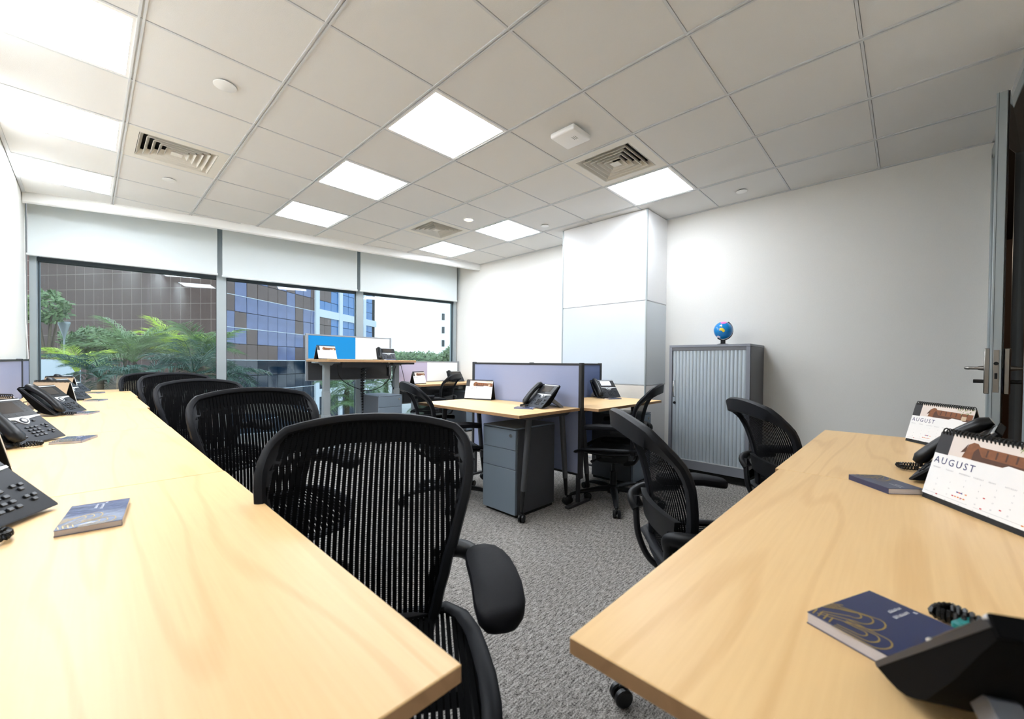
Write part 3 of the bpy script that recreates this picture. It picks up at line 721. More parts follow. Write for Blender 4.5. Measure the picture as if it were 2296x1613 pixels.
# ------------------------------------------------------------------ window desks (sit-stand)
def lift_desk(label, x0, x1, y0, y1, z, loc_group, screen):
    xc, yc = (x0+x1)/2, (y0+y1)/2; L = x1-x0; D = y1-y0
    t = thing('standing_desk', label, 'desk', (xc, yc, 0), 0, loc_group)
    bm = bmesh.new(); add_box(bm, -L/2, L/2, -D/2, D/2, z-0.03, z, 0.003); edge_faces(obj('desktop', bm, [M['wood'], M['wood_edge_shade']], t, smooth=False))
    for s in (-1, 1):
        x = s*(L/2-0.12)
        c = bpy.data.objects.new('lift_column', None); COL.objects.link(c); c.parent = t
        hs = [0.02, z*0.36, z*0.63, z-0.045]; ws = [0.046, 0.041, 0.036]
        for k in range(3): box('stage', M['sitstand'], x-ws[k], x+ws[k], -0.04+0.004*k, 0.04-0.004*k, hs[k], hs[k+1]+0.004*(k < 2), c, 0.003)
        bm = bmesh.new(); add_prism(bm, [(x-0.15, z-0.0305), (x+0.15, z-0.0305), (x+0.15, z-0.045), (x+0.07, z-0.05), (x+0.045, z-0.075), (x-0.045, z-0.075), (x-0.07, z-0.05), (x-0.15, z-0.045)], 1, -0.06, 0.06)
        obj('support_bracket', bm, M['sitstand'], t, smooth=False)
        box('foot', M['sitstand'], x-0.035, x+0.035, -D/2+0.06, D/2-0.06, 0.0, 0.022, t, 0.006)
    box('crossbar', M['leggrey'], -L/2+0.18, L/2-0.18, -0.03, 0.03, z-0.07, z-0.032, t)
    bm = bmesh.new(); add_prism(bm, [(-0.05, z-0.0305), (0.10, z-0.0305), (0.10, z-0.06), (-0.05, z-0.10)], 0, -L/2+0.3, L/2-0.3); obj('cable_tray', bm, M['leggrey'], t, smooth=False)
    box('control_box', M['phoneblk'], L/2-0.34, L/2-0.02, -D/2+0.01, -D/2+0.10, z-0.056, z-0.031, t, 0.004)
    # the screen hangs on the rear edge of the desk and moves with it
    ys = D/2+0.012; z0, z1 = screen['z0'], screen['z1']; th = 0.024
    s0 = bpy.data.objects.new('screen', None); COL.objects.link(s0); s0.parent = t
    bm = bmesh.new(); f = 0.018
    add_box(bm, -L/2, L/2, ys, ys+th, z1-f, z1, 0.002); add_box(bm, -L/2, -L/2+0.03, ys-0.004, ys+th, z0, z1+0.004, 0.002); add_box(bm, L/2-0.03, L/2, ys-0.004, ys+th, z0, z1+0.004, 0.002)
    add_box(bm, -L/2+0.03, L/2-0.03, ys, ys+th, z-0.01, z+0.012); add_box(bm, -L/2+0.03, L/2-0.03, ys, ys+th, z0, z0+0.012)
    obj('screen_frame', bm, screen['frame'], s0, smooth=False)
    xm = -L/2+L*screen['split']
    box('fabric_panel', screen['fabric'], -L/2+0.03, xm, ys+0.004, ys+th-0.004, z+0.012, z1-f, s0)
    box('white_panel', M['wboard'], xm, L/2-0.03, ys+0.003, ys+th-0.004, z+0.012, z1-f, s0)
    box('modesty_panel', M['leggrey'], -L/2+0.03, L/2-0.03, ys+0.006, ys+th-0.006, z0+0.012, z-0.01, s0)
    if screen.get('spine'):
        cs = bpy.data.objects.new('cable_spine', None); COL.objects.link(cs); cs.parent = t
        sx, sy = 0.05, 0.10
        n = 26; first = None
        for k in range(n):
            zz = 0.03+(z-0.14)*k/n
            m = Matrix.Translation((sx+0.012*math.sin(k*0.25), sy, zz))
            if first is None:
                bm = bmesh.new(); add_box(bm, -0.026, 0.026, -0.013, 0.013, 0.003, 0.031, 0.005); add_cyl(bm, (0, 0, -0.004), (0, 0, 0.038), 0.008, n=8)
                first = obj('vertebra', bm, M['phoneblk'], cs); first.matrix_local = m
                bm = bmesh.new(); add_box(bm, 0.022, 0.034, -0.006, 0.006, 0.012, 0.022, 0.002)
            else: share(first, 'vertebra', cs, m)
        bm2 = bmesh.new(); add_lathe(bm2, [(0.09, 0), (0.09, 0.012), (0.03, 0.02), (0, 0.02)], 20); o = obj('spine_base', bm2, M['phoneblk'], t); o.location = (sx, sy, 0)
        bm2 = bmesh.new()
        for k in range(n): add_box(bm2, sx+0.026+0.012*math.sin(k*0.25), sx+0.033+0.012*math.sin(k*0.25), sy-0.016, sy-0.008, 0.04+(z-0.14)*k/n, 0.052+(z-0.14)*k/n, 0.002)
        obj('spine_glints', bm2, M['silver'], t)  # silver bits stand in for white glints on the vertebrae
        def cable(pts, r=0.005):
            P = []
            for i in range(len(pts)-1):
                p0, p1, p2, p3 = [Vector(pts[max(0, min(len(pts)-1, i+d))]) for d in (-1, 0, 1, 2)]
                for s in range(6):
                    u = s/6; P.append(0.5*((2*p1)+(-p0+p2)*u+(2*p0-5*p1+4*p2-p3)*u*u+(-p0+3*p1-3*p2+p3)*u**3))
            P.append(Vector(pts[-1])); b = bmesh.new(); add_tube(b, P, r, 7); obj('cable', b, M['phoneblk'], t)
        cable([(-0.33, 0.02, z-0.06), (-0.32, 0.0, z-0.20), (-0.22, -0.02, z-0.31), (0.0, -0.03, z-0.40), (0.20, -0.03, z-0.38), (0.36, -0.03, z-0.25), (0.40, 0, z-0.06)])
        cable([(0.34, 0.02, z-0.06), (0.36, 0.0, z-0.20), (0.40, -0.02, z-0.30), (0.43, -0.02, z-0.40), (0.52, 0.0, z-0.42)])
        cable([(0.46, -0.04, z-0.06), (0.42, -0.04, z-0.20), (0.41, -0.02, z-0.33), (0.45, -0.01, z-0.41)], 0.004)
        cable([(0.48, -0.12, z-0.05), (0.54, -0.10, z-0.22), (0.58, -0.06, z-0.36), (0.57, -0.04, z-0.60)], 0.004)
        bm = bmesh.new(); add_box(bm, 0.345, 0.375, -0.01, 0.02, z-0.22, z-0.10, 0.005); obj('cable_plug', bm, M['phoneblk'], t)
    return t
lift_desk('raised standing desk with blue and white screen in front of the window', 2.34, 3.535, 2.89, 3.545, 1.078, 'adjustable desks at the window', dict(z0=0.80, z1=1.405, frame=M['screenalu'], fabric=M['fab_azure'], split=0.545, spine=True))
lift_desk('lowered standing desk with lilac and white screen in window corner', 3.58, 4.765, 2.86, 3.50, 0.745, 'adjustable desks at the window', dict(z0=0.42, z1=1.07, frame=M['screenalu'], fabric=M['fab_lilac'], split=0.47))

# ------------------------------------------------------------------ mesh chairs
def lerp_tab(tab, v):
    for (a, x), (b, y) in zip(tab, tab[1:]):
        if v <= b:
            u = (v-a)/(b-a); u = u*u*(3-2*u)*0.5+u*0.5
            return x+(y-x)*u
    return tab[-1][1]
BW = [(0, 0.150), (0.12, 0.163), (0.30, 0.184), (0.50, 0.212), (0.66, 0.234), (0.78, 0.245), (0.86, 0.245), (0.92, 0.235), (0.96, 0.213), (0.985, 0.165), (1.0, 0.0)]
BZ0, BZ1 = 0.43, 0.945
def back_pt(u, v):
    """u in metres across, v 0..1 up the back; local front is -y."""
    z = BZ0+(BZ1-BZ0)*v
    y = 0.185+0.115*v+0.028*math.sin(PI*(v-0.05)*1.2)*(-1 if v < 0.85 else -0.6)+0.03*max(0, v-0.8)/0.2
    w = 0.26
    y -= 0.055*(abs(u)/w)**2*(1-0.55*max(0, v-0.7)/0.3)
    z -= 0.012*(u/w)**2*v
    return Vector((u, y, z))

def build_chair(label):
    t = thing('office_chair', label, 'chair', (0, 0, 0), 0, 'black mesh office chairs')
    # ---- back frame: closed outline, flat section with an outer bead and an inner flange
    outline = []
    vs = [0, 0.05, 0.1, 0.18, 0.26, 0.34, 0.42, 0.5, 0.58, 0.66, 0.73, 0.79, 0.84, 0.88, 0.91, 0.94, 0.96]
    for v in vs: outline.append((lerp_tab(BW, v), v))
    for a in (0.84, 0.66, 0.46, 0.24, 0.0): outline.append((0.213*a, 0.96+0.04*(1-a**2.4)))
    half = outline[:-1]; full = half+[outline[-1]]+[(-u, v) for u, v in reversed(half)]
    bot = [(-0.10, -0.015), (0.0, -0.02), (0.10, -0.015)]
    full = full+bot
    P = [back_pt(u, v) for u, v in full]; n = len(P); C0 = Vector((0, 0.22, 0.68))
    bm = bmesh.new(); rings = []
    for i in range(n):
        tang = (P[(i+1) % n]-P[i-1]).normalized()
        front = Vector((0, -0.96, 0.28)); out = tang.cross(front); out.normalize()
        if out.dot(P[i]-C0) < 0: out = -out
        fr = out.cross(tang); fr.normalize()
        if fr.dot(front) < 0: fr = -fr
        v = full[i][1]
        k = 0.016+0.050*max(0.0, min(1.0, (v-0.76)/0.22))
        prof = [(0.004, 0.011), (0.013, 0.008), (0.017, -0.002), (0.012, -0.014), (-0.006, -0.018), (-k*0.7, -0.016-0.012*max(0, v-0.7)/0.3), (-k, -0.010), (-k, -0.004), (-k*0.6, -0.002), (-0.010, 0.002), (-0.005, 0.009)]
        rings.append([bm.verts.new(P[i]+out*a+fr*b) for a, b in prof])
    for i in range(n):
        A, B = rings[i], rings[(i+1) % n]
        for j in range(len(A)): bm.faces.new([A[j], A[(j+1) % len(A)], B[(j+1) % len(A)], B[j]])
    obj('back_frame', bm, M['blkrim'], t)
    # ---- woven back: upright bands with slits between, plus fine cross threads
    bm = bmesh.new(); pitch = 0.0128; N = 20
    def strip(u0, wd):
        lo, hi = 0.0, 1.0
        ok = [q/60 for q in range(61) if lerp_tab(BW, q/60) > abs(u0)+0.004]
        if not ok: return
        lo, hi = min(ok), max(ok); m = 16; prev = None
        for q in range(m+1):
            v = lo+(hi-lo)*q/m
            a, b = back_pt(u0-wd/2, v), back_pt(u0+wd/2, v)
            cur = (bm.verts.new(a+Vector((0, -0.001, 0))), bm.verts.new(b+Vector((0, -0.001, 0))))
            if prev: bm.faces.new([prev[0], prev[1], cur[1], cur[0]])
            prev = cur
    for i in range(-N, N+1): strip(i*pitch, pitch*0.76)
    for q in range(4, 96):
        v = q/100; w = lerp_tab(BW, v)-0.004; K = 10; prev = None
        for j in range(K+1):
            u = -w+2*w*j/K; p = back_pt(u, v)+Vector((0, 0.0, 0)); cur = (bm.verts.new(p), bm.verts.new(p+Vector((0, 0, 0.0011))))
            if prev: bm.faces.new([prev[0], prev[1], cur[1], cur[0]])
            prev = cur
    obj('back_mesh', bm, M['blkmesh'], t, smooth=False, kind='stuff')
    # ---- lumbar pad and its side arms, behind the mesh
    bm = bmesh.new(); prev = None; rows = []
    for v in (0.24, 0.27, 0.35, 0.40):
        w = lerp_tab(BW, v)-0.03
        rows.append([(back_pt(-w+2*w*j/10, v)+Vector((0, 0.014+(0.012 if v in (0.27, 0.35) else 0), 0)), back_pt(-w+2*w*j/10, v)+Vector((0, 0.034, 0))) for j in range(11)])
    F = [[bm.verts.new(p[0]) for p in r] for r in rows]; B = [[bm.verts.new(p[1]) for p in r] for r in rows]
    for r in range(3):
        for j in range(10):
            bm.faces.new([F[r][j], F[r][j+1], F[r+1][j+1], F[r+1][j]]); bm.faces.new([B[r][j], B[r+1][j], B[r+1][j+1], B[r][j+1]])
    for j in range(10): bm.faces.new([F[0][j], B[0][j], B[0][j+1], F[0][j+1]]); bm.faces.new([F[3][j], F[3][j+1], B[3][j+1], B[3][j]])
    for r in range(3): bm.faces.new([F[r][0], F[r+1][0], B[r+1][0], B[r][0]]); bm.faces.new([F[r][10], B[r][10], B[r+1][10], F[r+1][10]])
    obj('lumbar_pad', bm, M['blk'], t)
    for s in (-1, 1):
        bm = bmesh.new()
        add_tube(bm, spline([(s*0.09, 0.10, 0.335), (s*0.13, 0.18, 0.36), (s*0.152, 0.222, 0.44), (s*0.165, 0.232, 0.53), (s*0.178, 0.228, 0.60)]), 0.019, 10, flat=0.6, up=(0, 1, 0))
        obj('back_support', bm, M['blk'], t)
    # ---- seat
    def seat_pt(u, q):     # q 0 back .. 1 front
        y = 0.19-0.45*q; z = 0.455+0.02*math.cos(q*PI*1.1)*0.3-0.05*max(0, q-0.72)**1.4/0.28**1.4*0.9
        return Vector((u, y, z-0.03*(1-(u/0.25)**2)*0.6))
    so = []
    SW = [(0, 0.19), (0.1, 0.225), (0.3, 0.25), (0.6, 0.26), (0.8, 0.255), (0.93, 0.22), (1.0, 0.17)]
    qs = [0, 0.1, 0.25, 0.4, 0.55, 0.7, 0.82, 0.92, 1.0]
    for q in qs: so.append((lerp_tab(SW, q), q))
    ring = so+[(0.06, 1.012), (-0.06, 1.012)]+[(-u, q) for u, q in reversed(so)]+[(-0.07, -0.005), (0.07, -0.005)]
    bm = bmesh.new(); add_tube(bm, [seat_pt(u, q)+Vector((0, 0, 0.006)) for u, q in ring], 0.019, 9, closed=True, flat=0.62, up=(0, 0, 1)); obj('seat_frame', bm, M['blkrim'], t)
    bm = bmesh.new()
    for i in range(-19, 20):
        u0 = i*0.0128
        ok = [q/40 for q in range(41) if lerp_tab(SW, q/40) > abs(u0)+0.004]
        if not ok: continue
        lo, hi = min(ok), max(ok); prev = None
        for k in range(11):
            q = lo+(hi-lo)*k/10; a, b = seat_pt(u0-0.0046, q), seat_pt(u0+0.0046, q); cur = (bm.verts.new(a), bm.verts.new(b))
            if prev: bm.faces.new([prev[0], prev[1], cur[1], cur[0]])
            prev = cur
    obj('seat_mesh', bm, M['blkmesh'], t, smooth=False, kind='stuff')
    for s in (-1, 1):
        bm = bmesh.new(); add_tube(bm, spline([(s*0.225, 0.17, 0.44), (s*0.235, 0.0, 0.425), (s*0.225, -0.16, 0.43)]), 0.022, 10, flat=0.6, up=(0, 0, 1)); obj('seat_rail', bm, M['blk'], t)
    bm = bmesh.new(); add_box(bm, -0.11, 0.11, -0.12, 0.14, 0.325, 0.405, 0.03, 2); add_box(bm, -0.22, 0.22, -0.05, 0.05, 0.385, 0.42, 0.012, 1); obj('tilt_mechanism', bm, M['blk'], t)
    for s, yy in ((1, -0.06), (-1, -0.06)):
        bm = bmesh.new(); add_tube(bm, [(s*0.10, yy, 0.37), (s*0.22, yy-0.02, 0.375), (s*0.285, yy-0.03, 0.372)], [0.006, 0.006, 0.012], 8); obj('lever', bm, M['blk'], t)
    # ---- arms
    for s in (-1, 1):
        ar = bpy.data.objects.new('armrest', None); COL.objects.link(ar); ar.parent = t
        bm = bmesh.new(); add_tube(bm, spline([(s*0.165, 0.225, 0.555), (s*0.195, 0.235, 0.592), (s*0.235, 0.20, 0.606), (s*0.265, 0.12, 0.612), (s*0.276, 0.04, 0.613)]), 0.024, 12, flat=0.8, up=(s, 0, 0)); obj('arm_support', bm, M['blk'], ar)
        bm = bmesh.new(); rings = []
        yy = [0.122, 0.118, 0.108, 0.09, 0.05, 0.0, -0.05, -0.095, -0.125, -0.142, -0.150, -0.153]
        hw = [0.010, 0.026, 0.038, 0.046, 0.051, 0.052, 0.052, 0.050, 0.044, 0.032, 0.020, 0.008]
        for y, w in zip(yy, hw):
            xc = s*(0.280-0.012*((y+0.02)/0.14)**2); zc = 0.637-0.014*max(0, -y-0.05)/0.1
            rings.append([bm.verts.new((xc+w*math.copysign(abs(math.cos(a))**0.6, math.cos(a)), y, zc+0.020*math.copysign(abs(math.sin(a))**0.7, math.sin(a))*min(1, w/0.03))) for a in [2*PI*k/14 for k in range(14)]])
        for A, B in zip(rings, rings[1:]):
            for k in range(14): bm.faces.new([A[k], A[(k+1) % 14], B[(k+1) % 14], B[k]])
        bm.faces.new(rings[0]); bm.faces.new(rings[-1][::-1]); obj('arm_pad', bm, M['pad'], ar)
    # ---- column, five-star base, castors
    bm = bmesh.new(); add_cyl(bm, (0, 0, 0.09), (0, 0, 0.24), 0.027, 0.025, 16); add_cyl(bm, (0, 0, 0.24), (0, 0, 0.33), 0.014, n=12); obj('gas_lift', bm, M['blk'], t)
    base = bpy.data.objects.new('star_base', None); COL.objects.link(base); base.parent = t
    bm = bmesh.new(); add_lathe(bm, [(0.045, 0.07), (0.05, 0.09), (0.045, 0.125), (0.03, 0.135), (0, 0.135)], 18); obj('hub', bm, M['blk'], base)
    lg0 = None
    for k in range(5):
        m = Matrix.Rotation(2*PI*k/5+0.3, 4, 'Z')
        if lg0 is None:
            bm = bmesh.new(); add_tube(bm, [(0.03, 0, 0.105), (0.12, 0, 0.105), (0.25, 0, 0.09), (0.335, 0, 0.07), (0.348, 0, 0.062)], [0.030, 0.028, 0.022, 0.017, 0.010], 10, flat=0.72, up=(0, 0, 1)); lg0 = obj('leg', bm, M['blk'], base); lg0.matrix_local = m
            bm = bmesh.new()
            for sd in (-1, 1):
                tb = bmesh.new(); add_lathe(tb, [(0, -0.011), (0.024, -0.011), (0.029, -0.006), (0.029, 0.006), (0.024, 0.011), (0, 0.011)], 18); merge(bm, tb, Matrix.Translation((0.355, sd*0.016, 0.029)) @ Matrix.Rotation(PI/2, 4, 'X'))
            add_box(bm, 0.33, 0.363, -0.005, 0.005, 0.025, 0.062, 0.004); add_cyl(bm, (0.338, 0, 0.05), (0.338, 0, 0.075), 0.008, n=8)
            cs0 = obj('castor', bm, M['phoneblk'], base); cs0.matrix_local = m
        else: share(lg0, 'leg', base, m); share(cs0, 'castor', base, m)
    return t

def build_chairs():
    D = math.radians
    spots = [((0.785, -1.20), -34, 'black mesh chair at the nearest left desk, its back facing the camera large', 0.955),
             ((0.96, -0.07), -1, 'black mesh chair second from the camera along the left desks', 0.97),
             ((0.99, 1.30), 4, 'black mesh chair third from the camera along the left desks', 0.965),
             ((0.97, 2.35), 2, 'black mesh chair fourth along the left desks, mostly hidden', 0.985),
             ((0.87, 3.60), -7, 'black mesh chair at the window end of the left desks', 0.96),
             ((1.87, -1.545), 43, 'black mesh chair seen from behind at the near right desk', 0.945),
             ((2.85, -1.66), 38, 'black mesh chair in front of the grey cabinet at the far right desk', 0.935),
             ((2.35, 0.58), 73, 'black mesh chair sideways at the end of the middle desk with drawer unit', 0.955),
             ((3.72, 2.72), 211, 'black mesh chair turned to the lilac screen in window corner', 0.945),
             ((3.22, -0.36), 197, 'black mesh chair tucked at the desk beside the white column', 0.955)]
    c0 = build_chair(spots[0][2])
    for k, (p, a, lb, sz) in enumerate(spots):
        o = c0 if k == 0 else dup(c0, lb)
        o.location = (p[0], p[1], 0); o.rotation_euler = (0, 0, D(a)); o.scale = (1, 1, sz)
        if k == 5:
            for ch in o.children:
                if ch.name.startswith('star_base'): ch.rotation_euler.z = 0.27
        if k < 5:
            for ch in list(o.children):
                if ch.name.startswith('lumbar_pad') and k: bpy.data.objects.remove(ch)
    for ch in list(c0.children):
        if ch.name.startswith('lumbar_pad'): bpy.data.objects.remove(ch)
build_chairs()

# ------------------------------------------------------------------ tambour cabinet and globe
def build_cabinet():
    x0, x1, y0, y1, h = 4.33, 4.785, -1.016, -0.31, 1.243
    t = thing('tambour_cabinet', 'tall grey cabinet with ribbed sliding shutter against the right wall', 'cabinet', ((x0+x1)/2, (y0+y1)/2, 0))
    dx, dy = (x1-x0)/2, (y1-y0)/2
    box('top_panel', M['cab'], -dx, dx, -dy, dy, h-0.022, h, t, 0.002)
    box('side_panel', M['cab_dk'], -dx+0.002, dx, -dy, -dy+0.022, 0.075, h-0.022, t, 0.002); box('side_panel', M['cab_dk'], -dx+0.002, dx, dy-0.022, dy, 0.075, h-0.022, t, 0.002)
    box('back_panel', M['cab_dk'], dx-0.01, dx, -dy+0.022, dy-0.022, 0.075, h-0.022, t)
    box('plinth', M['cab'], -dx+0.001, dx-0.01, -dy+0.0, dy, 0.075, 0.155, t, 0.002)
    box('base', M['dark'], -dx+0.05, dx-0.02, -dy+0.03, dy-0.03, 0.0, 0.075, t)
    box('stile', M['cab'], -dx, -dx+0.02, -dy, -dy+0.032, 0.155, h-0.022, t, 0.002); box('stile', M['cab'], -dx, -dx+0.02, dy-0.028, dy, 0.155, h-0.022, t, 0.002)
    box('top_rail', M['cab_dk'], -dx+0.004, -dx+0.02, -dy+0.03, dy-0.028, h-0.052, h-0.022, t)
    box('bottom_track', M['silver'], -dx+0.001, -dx+0.014, -dy+0.03, dy-0.028, 0.155, 0.162, t)
    sh = bpy.data.objects.new('shutter', None); COL.objects.link(sh); sh.parent = t
    box('backing', M['cab_dk'], -dx+0.018, -dx+0.022, -dy+0.03, dy-0.028, 0.16, h-0.05, sh)
    n = 20; ya, yb = -dy+0.034, dy-0.032; p = (yb-ya)/n; first = None
    for k in range(n):
        m = Matrix.Translation((-dx+0.018, ya+(k+0.5)*p, 0))
        if first is None:
            w = p/2-0.0009
            prof = [(0, -w), (-0.005, -w), (-0.0085, -w*0.55), (-0.0095, 0), (-0.0085, w*0.55), (-0.005, w), (0, w)]
            bm = bmesh.new(); add_prism(bm, prof, 2, 0.162, h-0.055); first = obj('slat', bm, M['slat'], sh); first.matrix_local = m
        else: share(first, 'slat', sh, m)
    bm = bmesh.new(); yh = dy-0.055
    add_tube(bm, [(-dx+0.008, yh, 0.90), (-dx-0.018, yh, 0.90), (-dx-0.026, yh, 0.888), (-dx-0.026, yh, 0.765), (-dx-0.018, yh, 0.75), (-dx+0.008, yh, 0.75)], 0.0045, 8); obj('handle', bm, M['chrome'], t)
    bm = bmesh.new(); add_cyl(bm, (-dx+0.008, yh, 0.69), (-dx-0.006, yh, 0.69), 0.013, 0.011, 16); obj('lock', bm, M['phoneblk'], t)
    # globe
    g = thing('globe', 'small blue desk globe on a black stand atop the cabinet', 'globe', (4.53, -0.735, h))
    bm = bmesh.new(); add_lathe(bm, [(0.062, 0), (0.062, 0.004), (0.05, 0.010), (0.018, 0.016), (0, 0.016)], 24); add_box(bm, -0.016, 0.016, -0.018, 0.018, 0.01, 0.052, 0.004); obj('stand', bm, M['card'], g)
    R = 0.082; c = Vector((0, 0, 0.138))
    bm = bmesh.new(); bmesh.ops.create_uvsphere(bm, u_segments=32, v_segments=20, radius=R)
    for v in bm.verts: v.co += c
    obj('ball', bm, M['ocean'], g)
    bm = bmesh.new(); pts = []
    side = Vector((-0.724, 0.69, 0)).cross(Vector((0, 0, 1))).normalized()   # plane of the arm
    side = Vector((0.69, -0.724, 0))
    for k in range(15):
        a = math.radians(-125+k*(185/14)); pts.append(c+side*math.cos(a)*(R+0.008)+Vector((0, 0, math.sin(a)*(R+0.008))))
    add_tube(bm, pts, 0.005, 8); add_cyl(bm, c+Vector((0, 0, -R-0.02)), c+Vector((0, 0, -R-0.004)), 0.012, n=12); obj('meridian_arm', bm, M['card'], g)
    tocam = Vector((-0.95, -0.28, 0.0)).normalized(); rt = Vector((tocam.y*-1, tocam.x, 0)).normalized()*-1
    rt = Vector((0.28, -0.95, 0)).normalized()
    def patch(name, mat, shape, e=0.0012):
        bm = bmesh.new(); ce = [0, 0]
        for q in shape: ce[0] += q[0]/len(shape); ce[1] += q[1]/len(shape)
        def pt(a, b):
            a, b = math.radians(a), math.radians(b); d = tocam*math.cos(b)*math.cos(a)+rt*math.cos(b)*math.sin(a)+Vector((0, 0, math.sin(b))); return c+d*(R+e)
        rings = []
        for s in (1.0, 0.66, 0.33): rings.append([bm.verts.new(pt(ce[0]+(q[0]-ce[0])*s, ce[1]+(q[1]-ce[1])*s)) for q in shape])
        cc = bm.verts.new(pt(*ce)); n = len(shape)
        for A, B in zip(rings, rings[1:]):
            for k in range(n): bm.faces.new([A[k], A[(k+1) % n], B[(k+1) % n], B[k]])
        for k in range(n): bm.faces.new([rings[-1][k], rings[-1][(k+1) % n], cc])
        obj(name, bm, mat, g)
    patch('landmass', M['land_y'], [(-22, 8), (-14, 12), (-8, 10), (-4, 13), (2, 8), (8, 2), (10, -8), (5, -16), (-2, -15), (-6, -7), (-14, -3), (-22, -4)])
    patch('landmass', M['land_p'], [(-38, 66), (-24, 50), (-6, 44), (16, 46), (34, 54), (50, 62), (30, 74), (0, 76), (-20, 74)])
    patch('landmass', M['land_w'], [(-24, 30), (-14, 36), (-8, 34), (-7, 28), (-14, 25)])
    patch('landmass', M['land_w'], [(-62, -42), (-40, -38), (-24, -46), (-30, -58), (-52, -58)])
    patch('landmass', M['land_y'], [(-14, 20), (-8, 22), (-6, 18), (-10, 16)])
build_cabinet()

# ------------------------------------------------------------------ desk phones
def coil(bm, ctrl, turns, rad, wire, n):
    ctrl = [Vector(c) for c in ctrl]; pts = []
    for k in range(n+1):
        u = k/n*(len(ctrl)-1); i = min(int(u), len(ctrl)-2); f = u-i
        p0, p1, p2, p3 = [ctrl[max(0, min(len(ctrl)-1, i+d))] for d in (-1, 0, 1, 2)]
        c = 0.5*((2*p1)+(-p0+p2)*f+(2*p0-5*p1+4*p2-p3)*f*f+(-p0+3*p1-3*p2+p3)*f**3)
        d = (p2-p0).normalized(); a = k/n*2*PI*turns
        e1 = Vector((-d.y, d.x, 0)).normalized(); e2 = Vector((0, 0, 1))
        pts.append(c+e1*math.cos(a)*rad+e2*math.sin(a)*rad)
    add_tube(bm, pts, wire, 5)

